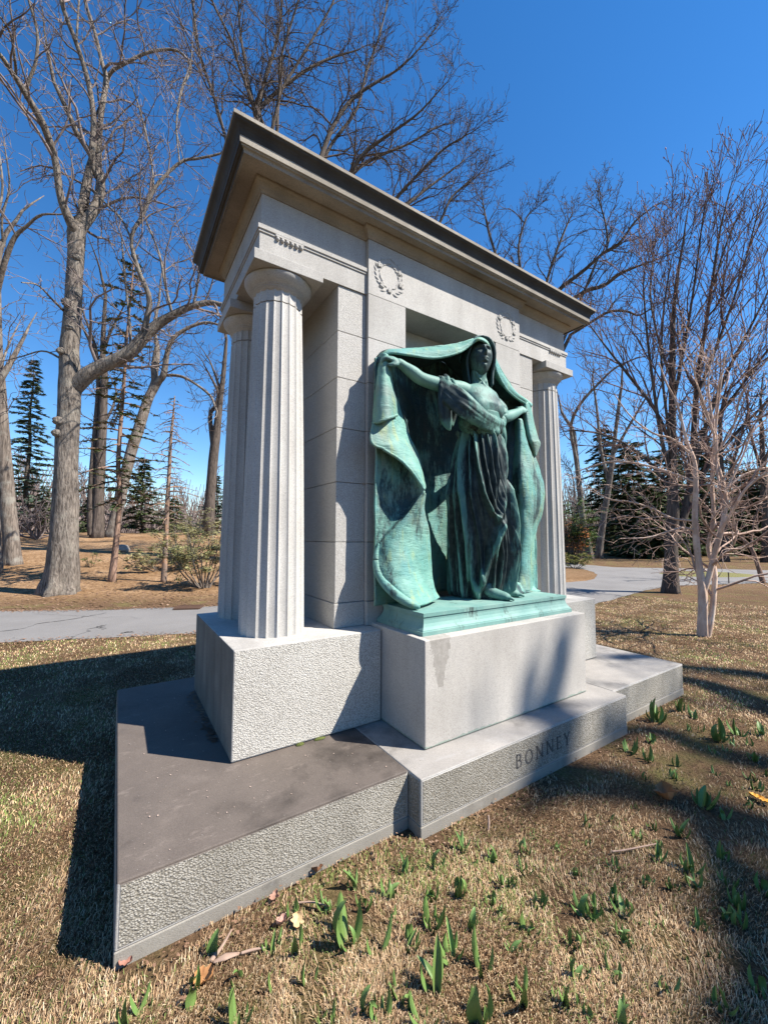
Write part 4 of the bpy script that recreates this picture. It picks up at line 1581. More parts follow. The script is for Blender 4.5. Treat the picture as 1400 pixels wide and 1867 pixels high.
# ---- grass blades
def blades(N, rmin, rmax, name, label, seed, lay=0.5, L=(0.010, 0.031), wpx=0.46):
    rs = np.random.RandomState(seed)
    r = rmin * (rmax / rmin) ** rs.rand(N)
    a = CAM['yaw'] + np.radians(rs.uniform(-49, 50, N))
    x = CPOS.x + r * np.sin(a)
    y = CPOS.y + r * np.cos(a)
    # leave out the steps and the drive
    e = 0.0
    on_step = (np.abs(x) < 2.425) & (y > -1.096) & (y < 1.18) | (np.abs(x) < 1.075) & (y > -1.204) & (y < 1.0)
    # drive: between near and far edge lines
    ne = np.interp(x, [p[0] for p in near_edge[:12]], [p[1] for p in near_edge[:12]])
    keep = ~on_step & (y < ne - 0.02)
    bare0 = np.array([mnoise.noise((px * 2.3, py * 2.3, 0.5)) + 0.5 * mnoise.noise((px * 6.5, py * 6.5, 2.5)) for px, py in zip(x, y)])
    soil = np.exp(-((x - 0.9) / 1.1) ** 2 - ((y + 1.75) / 0.55) ** 2) + 0.8 * np.exp(-((np.where(np.abs(x) < CX, CY, SY) - y) / 0.16) ** 2) * (x > -2.4) * (y < SY + 0.1)
    keep &= rs.rand(N) > np.clip((bare0 - 0.22) * 1.7, 0, 0.8) + 0.75 * soil
    x, y, r = x[keep], y[keep], r[keep]
    n = len(x)
    z = np.zeros(n)
    cl = np.array([mnoise.noise((px * 2.3, py * 2.3, 0.5)) + 0.5 * mnoise.noise((px * 6.5, py * 6.5, 2.5)) for px, py in zip(x, y)])
    gr = np.array([mnoise.noise((px * 1.3 + 7, py * 1.3, 4.5)) + 0.7 * mnoise.noise((px * 4.1, py * 4.1, 8.5)) for px, py in zip(x, y)])
    ang = 3.5 * cl + rs.normal(0, 0.9, n)
    ln = rs.uniform(L[0], L[1], n) * (1 + 0.35 * cl)
    tl = np.clip(rs.normal(1.16, 0.30, n), 0.05, 1.52)            # lean from upright
    w = np.maximum(rs.uniform(0.0013, 0.0026, n), wpx * r / 405.0 * rs.uniform(0.6, 1.2, n))
    dx, dy = np.cos(ang), np.sin(ang)
    sx, sy = -dy, dx
    h1 = ln * 0.55
    t2 = np.minimum(tl + rs.uniform(0.1, 0.7, n), 1.62)
    b = np.stack([x, y, z - 0.003], -1)
    S = np.stack([sx, sy, rs.uniform(-.3, .3, n)], -1) * (w / 2)[:, None]
    m = b + np.stack([dx * np.sin(tl), dy * np.sin(tl), np.cos(tl)], -1) * h1[:, None]
    tip = m + np.stack([dx * np.sin(t2), dy * np.sin(t2), np.cos(t2)], -1) * (ln * 0.45)[:, None]
    tip[:, 2] = np.maximum(tip[:, 2], 0.004 + 0.012 * rs.rand(n))
    m[:, 2] = np.maximum(m[:, 2], 0.006 + 0.014 * rs.rand(n))
    V = np.stack([b - S, b + S, m + S * 0.85, m - S * 0.85, tip], 1).reshape(-1, 3)
    o = np.arange(n)[:, None] * 5
    F = np.concatenate([o + np.array([[0, 1, 2]]), o + np.array([[0, 2, 3]]), o + np.array([[3, 2, 4]])], 0)
    me = mesh_np(name, V, F)
    straw = np.array([[0.52, 0.37, 0.21], [0.39, 0.25, 0.135], [0.62, 0.49, 0.32], [0.20, 0.115, 0.062], [0.51, 0.345, 0.215]])
    k = rs.choice(5, n, p=[0.27, 0.28, 0.13, 0.20, 0.12])
    c = straw[k] * 0.95 * rs.uniform(0.6, 1.25, n)[:, None]
    left = np.clip((-2.2 - x) / 1.0, 0, 1)
    pg = np.clip(0.05 + 0.50 * np.clip(gr - 0.08, 0, 1) + 0.16 * left, 0, 0.55)
    isg = rs.rand(n) < pg
    c[isg] = np.array([0.135, 0.18, 0.048]) * rs.uniform(0.7, 1.35, isg.sum())[:, None]
    bare = np.clip(cl - 0.35, 0, 1)
    c *= (1 - 0.5 * bare)[:, None]
    patch = np.exp(-((x - 0.75) / 0.9) ** 2 - ((y + 1.75) / 0.5) ** 2)
    c *= (1 - 0.45 * patch)[:, None] * np.array([1.0, 1.0, 1.0])
    c *= (1 + 0.22 * np.clip(gr, -1, 1))[:, None]
    ca = me.color_attributes.new('tint', 'FLOAT_COLOR', 'POINT')
    cc = np.ones((n * 5, 4), dtype=np.float32)
    cc[:, :3] = np.repeat(c, 5, axis=0)
    ca.data.foreach_set('color', cc.ravel())
    return tag(link(name, me, blade_mat), label, kind='stuff')


blade_mat, bnt, bb = new_mat('grass_blade')
g = NT(bnt)
g.set(bb, Base_Color=g.attr('tint', 'Color'), Roughness=0.75)
bb.inputs['Specular IOR Level'].default_value = 0.2
blades(430000, 0.75, 13.0, 'dry_grass', 'matted dry grass blades covering the lawn in front of the memorial', 3)

# ---- litter lying in the grass and on the steps
lm, lnt, lb = new_mat('litter_brown')
g = NT(lnt)
g.set(lb, Base_Color=g.ramp(g.noise(2.5, 3), [(0.3, (0.09, 0.05, 0.03)), (0.5, (0.18, 0.10, 0.06)), (0.7, (0.30, 0.20, 0.13))]), Roughness=0.85)


def flakes(name, pts, size, mat, label):
    V, F = [], []
    for (x, y, z) in pts:
        s = rg.uniform(*size)
        a = rg.uniform(0, 6.28)
        tz = rg.uniform(-0.5, 0.5)
        b0 = len(V)
        for k in range(5):
            t = a + k * 1.2566
            q = s * rg.uniform(0.5, 1.0) * (0.55 if k % 2 else 1.0)
            V.append((x + q * math.cos(t), y + q * math.sin(t), z + 0.003 + s * 0.35 * abs(math.sin(t * 0.5 + tz))))
        F += [(b0, b0 + 1, b0 + 2), (b0, b0 + 2, b0 + 3), (b0, b0 + 3, b0 + 4)]
    return tag(link(name, mesh_np(name, np.array(V), np.array(F)), mat), label, kind='stuff')


pts = []
for _ in range(900):            # swept up against the foot of the steps
    x = rg.uniform(-2.4, 2.4)
    y0 = CY if abs(x) < CX else SY
    pts.append((x, y0 - 0.012 - abs(rg.gauss(0, 0.10)), rg.uniform(0.0, 0.03)))
for _ in range(550):
    r = 0.9 * 12 ** rg.random()
    a = CAM['yaw'] + R(rg.uniform(-48, 48))
    x, y = CPOS.x + r * math.sin(a), CPOS.y + r * math.cos(a)
    if abs(x) < 2.45 and y > -1.22:
        continue
    pts.append((x, y, rg.uniform(0.005, 0.03)))
flakes('leaf_litter', pts, (0.004, 0.013), lm, 'small brown leaf scraps along the foot of the steps')
pts = []
for _ in range(200):
    x, y = rg.uniform(-2.38, -0.3), rg.uniform(-1.06, 1.1)
    if x > -1.89 and y > -0.5 or x > -0.88 and y > -0.99:
        continue
    pts.append((x, y, ZS))
wm, wnt, wb = new_mat('husk_pale')
wb.inputs['Base Color'].default_value = (0.45, 0.34, 0.28, 1)
flakes('seed_husks', pts, (0.0025, 0.007), wm, 'pale seed husks scattered on the step')
pts = [(-1.89 - abs(rg.gauss(0, 0.025)), rg.uniform(-0.2, 0.75), ZS) for _ in range(70)]
flakes('leaf_scraps', pts, (0.010, 0.035), lm, 'dead leaf scraps caught at the foot of the left plinth')

pts = []
for _ in range(5200):           # brown leaves and cones on the rise beyond the drive
    d_ = 9.5 * 3.2 ** rg.random()
    a = CAM['yaw'] + R(rg.uniform(-50, -14))
    x, y = CPOS.x + d_ * math.sin(a), CPOS.y + d_ * math.cos(a)
    n_ = 0.39 * (x + 4.455) + 0.92 * (y - 8.553)
    if n_ > 0.1:
        pts.append((x, y, terrain(x, y)))
flakes('rise_litter', pts, (0.018, 0.055), lm, 'brown leaf litter over the rise beyond the drive')

pts = []
for line, cnt in ((near_edge[:12], 1500), (far_edge[-4:], 1100)):
    for _ in range(cnt):
        k_ = rg.randrange(len(line) - 1)
        t_ = rg.random()
        x = line[k_][0] + (line[k_ + 1][0] - line[k_][0]) * t_
        y = line[k_][1] + (line[k_ + 1][1] - line[k_][1]) * t_
        pts.append((x + rg.gauss(0, 0.08), y + rg.gauss(0, 0.10), 0.008))
flakes('verge_litter', pts, (0.010, 0.034), lm, 'dry leaf crumbs gathered along the edges of the drive')

# moss cushions in the seam of the left plinth
mg, mgt, mgb = new_mat('moss_green')
g = NT(mgt)
g.set(mgb, Base_Color=g.mix(g.noise(90, 4), (0.045, 0.06, 0.012), (0.12, 0.14, 0.03)), Roughness=0.95, Normal=g.bump(g.noise(300, 3), 1.0, 0.006))
for (u, v, sx_, lab) in ((583, 1348, 0.038, 'larger moss cushion in the seam under the left plinth'), (546, 1357, 0.026, 'smaller moss cushion left of the larger one in the plinth seam')):
    p = at_z(u, v, ZS)
    bm = bmesh.new()
    bmesh.ops.create_icosphere(bm, subdivisions=3, radius=1.0)
    for vtx in bm.verts:
        k = 1 + 0.3 * mnoise.noise(vtx.co * 3 + Vector((u, 0, 0)))
        vtx.co = Vector((vtx.co.x * sx_ * k, vtx.co.y * 0.014 * k, vtx.co.z * 0.011 * k))
    o = link('moss', bm_mesh('moss', bm), mg, smooth=True)
    o.location = (p.x, PY - 0.010, ZS + 0.003)
    tag(o, lab, 'moss', 'moss cushions in the plinth seam')

# ---- tulip plants pushing through the lawn
tm, tnt, tb = new_mat('tulip_leaf')
g = NT(tnt)
oi = tnt.nodes.new('ShaderNodeObjectInfo')
c = g.mix(g.noise(9, 3), (0.080, 0.160, 0.036), (0.155, 0.26, 0.068))
c = g.mix(g.ramp(oi.outputs['Random'], [(0.0, 0.0), (1.0, 0.55)]), c, (0.115, 0.165, 0.04))
lenv = g.attr('along')
c = g.mix(g.ramp(lenv, [(0.0, 0.55), (0.25, 0.0)]), c, (0.23, 0.22, 0.10))
c = g.mix(g.ramp(lenv, [(0.90, 0.0), (1.0, 0.6)]), c, (0.16, 0.06, 0.035))
st = tnt.nodes.new('ShaderNodeTexWave')
st.bands_direction = 'X'
st.inputs['Scale'].default_value = 60
st.inputs['Distortion'].default_value = 0.6
tnt.links.new(g.co, st.inputs['Vector'])
g.set(tb, Base_Color=c, Roughness=0.5, Normal=g.bump(st.outputs['Fac'], 0.15, 0.002))
tb.inputs['Subsurface Weight'].default_value = 0.0


def tulip_leaf(name, width, bend, fold, twist, n=9):
    """a pointed, cupped leaf one unit long growing from the origin"""
    V, A = [], []
    for i in range(n + 1):
        s = i / n
        w = width * (math.sin(math.pi * min(1.0, 0.12 + s * 0.88)) ** 0.75) * (1 - 0.15 * s)
        if i == n:
            w = 0.004
        ang = bend * s * s
        cx, cz = 0.0, 0.0
        # integrate the bent midrib
        for q in range(12):
            f = bend * ((q + 0.5) / 12 * s) ** 2
            cx += math.sin(f) * s / 12
            cz += math.cos(f) * s / 12
        for k in (-1, -0.5, 0, 0.5, 1):
            lift = fold * (abs(k) ** 1.4) * w * (1.15 - 0.6 * s)
            tw = twist * s * k
            x = cx - lift * math.cos(ang) * -1
            V.append((cx - (-lift) * math.cos(ang) + 0.0, k * w * (1 - 0.25 * fold), cz - (lift) * math.sin(ang) * 1.0 + 0.12 * w * math.sin(9 * s + 2 * k) * abs(k) + tw * w))
            A.append(s)
    F = []
    for i in range(n):
        for k in range(4):
            F.append((i * 5 + k, i * 5 + k + 1, (i + 1) * 5 + k + 1, (i + 1) * 5 + k))
    me = mesh_np(name, np.array(V), np.array(F), smooth=True)
    me.materials.append(tm)
    set_attr(me, 'along', A)
    return me


LEAVES = [tulip_leaf('leaf', 0.13, -0.5, 0.9, 0.2), tulip_leaf('leaf', 0.17, -0.9, 0.8, -0.3), tulip_leaf('leaf', 0.11, -0.25, 1.1, 0.1), tulip_leaf('leaf', 0.26, -1.3, 0.7, 0.4), tulip_leaf('leaf', 0.15, -1.5, 0.6, -0.2)]


def crop6(x, y):
    return (180 + x / 2.258, 1450 + y / 2.258)


def crop7(x, y):
    return (780 + x / 2.258, 1240 + y / 2.258)


BIG = [  # u, v, height px, leaves, broad?, label
    (242, 1856, 62, 3, 0, 'grey green tulip plant nearest the lower left corner of the lawn'),
    (266, 1842, 52, 3, 0, 'tulip plant with a brown tipped leaf below the corner of the left step'),
    (398, 1734, 48, 2, 1, 'tulip plant with one broad pale leaf beside the bark strip'),
    (353, 1802, 62, 3, 0, 'tulip plant with narrow twisted leaves left of the orange fallen leaf'),
    (360, 1845, 44, 2, 1, 'tulip plant with a wide cupped leaf just below the orange fallen leaf'),
    (437, 1866, 72, 5, 0, 'tall tulip plant at the bottom edge below the left step'),
    (435, 1790, 44, 2, 0, 'slim dark tulip plant to the right of the orange fallen leaf'),
    (541, 1730, 56, 3, 0, 'tulip plant with a folded leaf in front of the tan fallen leaf'),
    (534, 1676, 40, 4, 0, 'small dark tulip plant close to the foot of the left step beside a twig'),
    (636, 1722, 92, 6, 0, 'largest tulip plant with six spreading leaves below the left step'),
    (687, 1742, 72, 2, 0, 'upright two leaved tulip plant right of the largest one'),
    (505, 1804, 46, 1, 0, 'single curled tulip leaf standing in bare tan grass'),
    (563, 1790, 46, 3, 0, 'small tulip plant below the tan fallen leaf'),
    (731, 1810, 46, 6, 0, 'bushy grey green tulip plant in the middle of the bottom lawn'),
    (797, 1806, 90, 4, 0, 'tall tulip plant with a broad side leaf and a dark soil hollow'),
    (824, 1744, 64, 6, 0, 'dense clump of tulip leaves behind the tall broad leaved plant'),
    (882, 1776, 76, 4, 0, 'tall tulip plant with three pointed leaves leaning left'),
    (875, 1856, 88, 4, 0, 'biggest tulip plant on the bottom edge right of centre'),
    (950, 1820, 76, 5, 0, 'tall tulip plant with stacked leaves right of the biggest bottom one'),
    (738, 1594, 40, 4, 0, 'tulip plant beside the corner of the centre step'),
    (797, 1583, 40, 3, 0, 'tulip plant just under the front of the centre step'),
    (864, 1692, 42, 3, 0, 'slender tulip plant in open tan grass with a long shadow'),
    (1258, 1590, 52, 6, 0, 'bright tulip plant with a sprawling pale leaf on the right lawn'),
    (1196, 1316, 46, 8, 0, 'dense tulip clump against the right step'),
    (1240, 1298, 36, 6, 0, 'dark tulip clump at the far corner of the right step'),
    (1119, 1782, 42, 4, 0, 'tulip plant with a folded bright leaf near the right bottom lawn'),
    (1068, 1668, 44, 7, 0, 'wide brown green tulip clump in the middle of the right lawn'),
    (1216, 1812, 40, 4, 0, 'tulip plant with four even leaves at the lower right'),
    (1389, 1816, 46, 5, 0, 'shaded tulip plant at the right edge of the lawn'),
    (1280, 1470, 42, 5, 0, 'dark tulip plant beside the orange curled leaf'),
    (1316, 1568, 40, 5, 0, 'dark green tulip plant at the edge of the tree shade'),
]
SM = [(499, 1733, 30), (596, 1661, 30), (645, 1622, 40), (662, 1657, 30), (711, 1635, 30), (747, 1729, 36), (722, 1682, 20), (787, 1688, 46), (789, 1640, 26), (672, 1844, 42), (698, 1866, 42), (745, 1835, 30), (773, 1866, 40), (596, 1866, 30)]
SM += [(*crop7(x, y), h) for x, y, h in ((135, 700, 28), (125, 885, 35), (20, 910, 25), (25, 1025, 35), (260, 920, 25), (300, 970, 22), (270, 740, 25), (330, 845, 28), (210, 770, 15), (400, 715, 25), (440, 655, 15), (400, 790, 22), (455, 935, 30), (420, 1035, 30),
       (355, 1120, 25), (545, 1310, 40), (590, 1335, 30), (535, 700, 18), (600, 1090, 30), (620, 1225, 30), (615, 805, 18), (690, 970, 30), (665, 680, 14), (655, 600, 18), (760, 580, 16), (765, 780, 22), (770, 905, 24), (800, 955, 30), (805, 1060, 28), (825, 1095, 18),
       (850, 1110, 15), (860, 650, 20), (850, 530, 12), (905, 850, 18), (935, 1030, 18), (945, 740, 28), (920, 610, 18), (945, 680, 15), (1010, 860, 22), (1045, 640, 30), (1095, 850, 28), (1110, 1015, 28), (1055, 1160, 14), (1170, 1130, 20), (1210, 570, 25), (1235, 840, 25),
       (1245, 440, 12), (1225, 980, 25), (1275, 1010, 32), (1275, 930, 30), (1315, 520, 18), (1385, 880, 30), (910, 335, 25), (1020, 350, 20), (1005, 400, 18), (1030, 410, 14), (830, 300, 28), (920, 260, 20), (1100, 160, 22), (1195, 250, 35), (1280, 230, 28), (1370, 230, 25),
       (1175, 300, 12), (1230, 295, 12), (1185, 390, 14), (1330, 410, 16), (1120, 210, 14), (1075, 210, 14), (1255, 270, 14), (1325, 270, 18), (1340, 330, 22), (1350, 450, 20), (1390, 390, 16), (895, 405, 12), (650, 1410, 25), (790, 1400, 40), (1130, 520, 40), (1205, 1350, 35))]


def tulip(u, v, h, nl, broad, label, group, fat=1.0):
    p = on_ground(u, min(v, 1880))
    depth = (p - CPOS).dot(FW)
    H = h * depth / CAM['f'] * (0.90 if h > 34 else 0.84)
    t = empty('tulip_plant', (p.x, p.y, p.z), label, 'tulip plant', group)
    a0 = rg.uniform(0, 6.28)
    for k in range(nl):
        me = LEAVES[3] if broad and k == 0 else LEAVES[rg.choice((0, 1, 2, 0, 2, 2, 0, 2, 4))]
        o = bpy.data.objects.new('leaf', me)
        COL.objects.link(o)
        o.parent = t
        a = a0 + k * (2.4 if nl > 3 else 3.0) + rg.uniform(-.4, .4)
        lean = rg.uniform(0.10, 0.62) + 0.05 * k
        o.rotation_euler = (0, lean if rg.random() < 0.8 else -lean, a)
        s = H * (1.10 if k == 0 else rg.uniform(0.45, 0.98))
        o.scale = (s, s * fat * rg.uniform(0.95, 1.4), s)
        o.location = (0.012 * math.cos(a), 0.012 * math.sin(a), -0.006)
    return t


for q in BIG:
    tulip(*q, 'tulip plants in the lawn')


def zone(u, v):
    if u > 1130 and v < 1420:
        return 'short tulip shoots beyond the right step', 'shoots beyond the right step'
    if u > 1270:
        return 'small tulip shoots along the shaded right edge', 'shoots along the right edge'
    if v < 1600 and u > 1040:
        return 'small tulip shoots before the carved name', 'shoots in the bare patch'
    if v > 1640 and u > 1000:
        return 'small tulip shoots at the lower right', 'shoots at the lower right'
    if u > 870:
        return 'low tulip shoots before the centre step', 'shoots before the centre step'
    return 'low tulip shoots below the left step', 'shoots below the left step'


ORD = ('leftmost', 'second from the left', 'third from the left', 'fourth from the left', 'fifth from the left', 'sixth from the left', 'seventh from the left', 'eighth from the left', 'ninth from the left', 'tenth from the left',
       'eleventh from the left', 'twelfth from the left', 'thirteenth from the left', 'fourteenth from the left', 'fifteenth from the left', 'sixteenth from the left', 'seventeenth from the left', 'eighteenth from the left', 'nineteenth from the left', 'twentieth from the left')
SM.sort()
seen_ = {}
for (u, v, h) in SM:
    lab, grp = zone(u, v)
    i_ = seen_[grp] = seen_.get(grp, -1) + 1
    lab = ORD[i_] + ' of the ' + lab
    tulip(u, v, h * 1.3, 4 if h < 16 else rg.choice((4, 5, 6, 7)), 0, lab, grp, 1.15)

# ---- fallen leaves, bark, twigs
def fallen_leaf(u, v, size, colr, label, curl=0.5):
    p = on_ground(u, v)
    m, nt_, b_ = new_mat('fallen_leaf')
    g_ = NT(nt_)
    g_.set(b_, Base_Color=g_.mix(g_.noise(60, 4), colr, tuple(c_ * 0.55 for c_ in colr)), Roughness=0.7)
    n = 11
    V, F = [], []
    for i in range(n):
        s = i / (n - 1)
        for k in range(7):
            t = (k - 3) / 3
            w = 0.42 * math.sin(math.pi * s) ** 0.6 * (1 + 0.28 * math.sin(s * 17))
            V.append(((s - 0.5) * size, t * w * size, curl * size * (t * t * 0.35 + (s - 0.5) ** 2 * 0.8) + 0.03 * size * math.sin(5 * t + 7 * s)))
    for i in range(n - 1):
        for k in range(6):
            F.append((i * 7 + k, i * 7 + k + 1, (i + 1) * 7 + k + 1, (i + 1) * 7 + k))
    o = link('fallen_leaf', mesh_np('fallen_leaf', np.array(V), np.array(F), smooth=True), m)
    o.location = p + Vector((0, 0, 0.018))
    o.rotation_euler = (rg.uniform(-.3, .3), rg.uniform(-.3, .3), rg.uniform(0, 6))
    return tag(o, label, 'leaf', 'fallen leaves on the lawn')


fallen_leaf(374, 1793, 0.075, (0.50, 0.24, 0.09), 'orange brown fallen leaf among tulips below the left step')
fallen_leaf(541, 1690, 0.060, (0.60, 0.42, 0.22), 'tan fallen leaf resting in grass behind a folded tulip')
fallen_leaf(512, 1692, 0.050, (0.45, 0.26, 0.20), 'pinkish brown fallen leaf left of the tan one', 0.8)
fallen_leaf(1216, 1460, 0.13, (0.45, 0.19, 0.07), 'large orange curled leaf on the shaded right lawn', 0.9)
fallen_leaf(1376, 1458, 0.06, (0.75, 0.38, 0.04), 'left of two yellow leaves at the right edge')
fallen_leaf(1394, 1467, 0.06, (0.72, 0.34, 0.03), 'right of two yellow leaves at the right edge')
fallen_leaf(577, 1595, 0.06, (0.30, 0.14, 0.07), 'brown curled leaf lying against the foot of the left step', 0.9)
fallen_leaf(500, 1645, 0.045, (0.36, 0.20, 0.14), 'small brown leaf under the left step behind the twig', 0.6)
fallen_leaf(228, 1767, 0.045, (0.36, 0.17, 0.12), 'reddish leaf at the lower corner of the left step', 0.6)

bkm, bknt, bkb = new_mat('bark_chip')
g = NT(bknt)
g.set(bkb, Base_Color=g.mix(g.noise(40, 5), (0.20, 0.12, 0.085), (0.42, 0.31, 0.24)), Roughness=0.9)


def stick(name, pts, rad, label, cat, flat=1.0):
    P = catmull([tuple(on_ground(u, v) + Vector((0, 0, z))) for (u, v, z) in pts], 22)
    V, F, Q = tube_np(P, np.interp(np.linspace(0, 1, 22), [0, 0.5, 1], rad), 7, flat=flat)
    bm = bmesh.new()
    vv = [bm.verts.new(p) for p in V]
    for f in list(F) + list(Q):
        try:
            bm.faces.new([vv[i] for i in f])
        except ValueError:
            pass
    return tag(link(name, bm_mesh(name, bm), bkm, smooth=True), label, cat)


stick('bark_strip', [(390, 1760, 0.012), (410, 1753, 0.016), (436, 1744, 0.012)], (0.008, 0.020, 0.008), 'pale strip of bark lying between broad leaved tulips', 'bark', 0.3)
stick('dead_stalk', [(385, 1757, 0.01), (405, 1740, 0.03), (422, 1722, 0.055)], (0.009, 0.006, 0.003), 'dry orange stalk leaning over the bark strip', 'stalk')
stick('twig', [(540, 1655, 0.02), (570, 1656, 0.025), (602, 1662, 0.02)], (0.004, 0.004, 0.002), 'grey twig in the grass below the left step', 'twig')
stick('twig', [(440, 1748, 0.02), (460, 1742, 0.02), (482, 1738, 0.02)], (0.005, 0.005, 0.003), 'pale twig right of the bark strip', 'twig')
stick('twig', [(1115, 1560, 0.02), (1140, 1557, 0.02), (1200, 1545, 0.02)], (0.004, 0.004, 0.003), 'thin dark twig before the carved name', 'twig')
stick('cut_stem', [(890, 1515, 0.0), (891, 1511, 0.03), (890, 1507, 0.06)], (0.007, 0.007, 0.005), 'short cut woody stem near the centre step', 'stem')

# ---- boulder on the rise and a stake by the drive
p = on_ground(223, 1006)
bm = bmesh.new()
bmesh.ops.create_icosphere(bm, subdivisions=4, radius=1.0)
for vtx in bm.verts:
    c_ = vtx.co.copy()
    k = 1 + 0.22 * mnoise.noise(c_ * 1.4) + 0.06 * mnoise.noise(c_ * 5)
    vtx.co = Vector((c_.x * 0.36 * k, c_.y * 0.32 * k, c_.z * 0.22 * k))
o = link('boulder', bm_mesh('boulder', bm), MAT['granite_cornice'], smooth=True)
o.location = p + Vector((0, 0, 0.12))
tag(o, 'rounded grey boulder lying on the brown rise behind the leaning trunk', 'boulder')
p = on_ground(1328, 1064)
stake = tag(empty('boundary_stake', p), 'thin black metal stake at the edge of the drive', 'stake')
local_block('post', (-0.014, 0.014, -0.014, 0.014, -0.1, 0.36), irm, stake, bevel=0.003)
local_block('cap', (-0.02, 0.02, -0.02, 0.02, 0.361, 0.385), irm, stake, bevel=0.004)
# ================================================================== TREES
def bark(name, light, dark, scale=(16, 16, 2.2), bump=0.03, lichen=None):
    m, nt_, b_ = new_mat(name)
    g_ = NT(nt_)
    v = g_.mapping(scale=scale)
    n1 = g_.noise(1.0, 6, 0.65, vec=v, dist=0.6)
    c_ = g_.ramp(n1, [(0.32, dark), (0.48, tuple((a + b2) / 2 for a, b2 in zip(light, dark))), (0.62, light)])
    c_ = g_.mix(0.6, c_, g_.ramp(g_.noise(1.1, 4, 0.6), [(0.3, 0.7), (0.7, 1.25)]), 'MULTIPLY')
    if lichen:
        c_ = g_.mix(g_.ramp(g_.noise(2.2, 6, 0.7), [(0.52, 0.0), (0.66, 0.8)]), c_, lichen)
    g_.set(b_, Base_Color=c_, Roughness=0.9, Normal=g_.bump(n1, 0.9, bump))
    b_.inputs['Specular IOR Level'].default_value = 0.2
    return m


BK_OAK = bark('bark_grey_oak', (0.255, 0.22, 0.185), (0.04, 0.031, 0.026), scale=(24, 24, 4.2), bump=0.06, lichen=(0.235, 0.215, 0.18))
BK_DARK = bark('bark_dark', (0.13, 0.105, 0.088), (0.032, 0.026, 0.022))
BK_MID = bark('bark_mid', (0.22, 0.185, 0.155), (0.055, 0.044, 0.037), lichen=(0.25, 0.24, 0.21))
BK_PALE = bark('bark_pale_pink', (0.62, 0.47, 0.37), (0.36, 0.24, 0.17), scale=(7, 7, 1.4), bump=0.008, lichen=(0.68, 0.57, 0.48))
BK_RED = bark('bark_reddish', (0.30, 0.20, 0.15), (0.10, 0.062, 0.045))
BK_PEEL = bark('bark_peeled_orange', (0.27, 0.20, 0.155), (0.13, 0.09, 0.07), lichen=(0.44, 0.22, 0.10))
TWIG_GREY = bark('twig_grey', (0.24, 0.195, 0.18), (0.085, 0.066, 0.062), scale=(3, 3, 1), bump=0.0)
TWIG_DARK = bark('twig_dark', (0.115, 0.09, 0.078), (0.045, 0.035, 0.03), scale=(3, 3, 1), bump=0.0)
TWIG_RED = bark('twig_reddish', (0.20, 0.125, 0.105), (0.085, 0.055, 0.05), scale=(3, 3, 1), bump=0.0)
TWIG_PALE = bark('twig_pale', (0.50, 0.37, 0.30), (0.26, 0.17, 0.13), scale=(2, 2, 1), bump=0.0)


def leafmat(name, cols, rough=0.6):
    m, nt_, b_ = new_mat(name)
    g_ = NT(nt_)
    c_ = g_.ramp(g_.noise(1.3, 5, 0.7), [(0.3, cols[0]), (0.5, cols[1]), (0.72, cols[2])])
    c_ = g_.mix(0.5, c_, g_.ramp(g_.noise(16, 3, 0.6), [(0.3, 0.55), (0.7, 1.35)]), 'MULTIPLY')
    g_.set(b_, Base_Color=c_, Roughness=rough)
    b_.inputs['Specular IOR Level'].default_value = 0.25
    return m


NEEDLE = leafmat('needles_dark', [(0.035, 0.055, 0.022), (0.075, 0.105, 0.040), (0.135, 0.165, 0.065)])
NEEDLE_BLUE = leafmat('needles_blue_green', [(0.045, 0.075, 0.052), (0.085, 0.125, 0.088), (0.14, 0.185, 0.13)])
BROAD = leafmat('leaves_rhododendron', [(0.10, 0.115, 0.040), (0.21, 0.20, 0.085), (0.36, 0.30, 0.16)], 0.45)
HOLLY = leafmat('leaves_holly', [(0.022, 0.045, 0.012), (0.06, 0.10, 0.022), (0.13, 0.16, 0.035)], 0.45)
RUST = leafmat('leaves_rust', [(0.28, 0.09, 0.03), (0.42, 0.16, 0.05), (0.45, 0.24, 0.10)])
BUD = leafmat('buds_red', [(0.16, 0.055, 0.045), (0.26, 0.10, 0.075), (0.30, 0.15, 0.11)])
BOX = leafmat('leaves_box', [(0.07, 0.09, 0.02), (0.14, 0.15, 0.03), (0.22, 0.19, 0.05)])


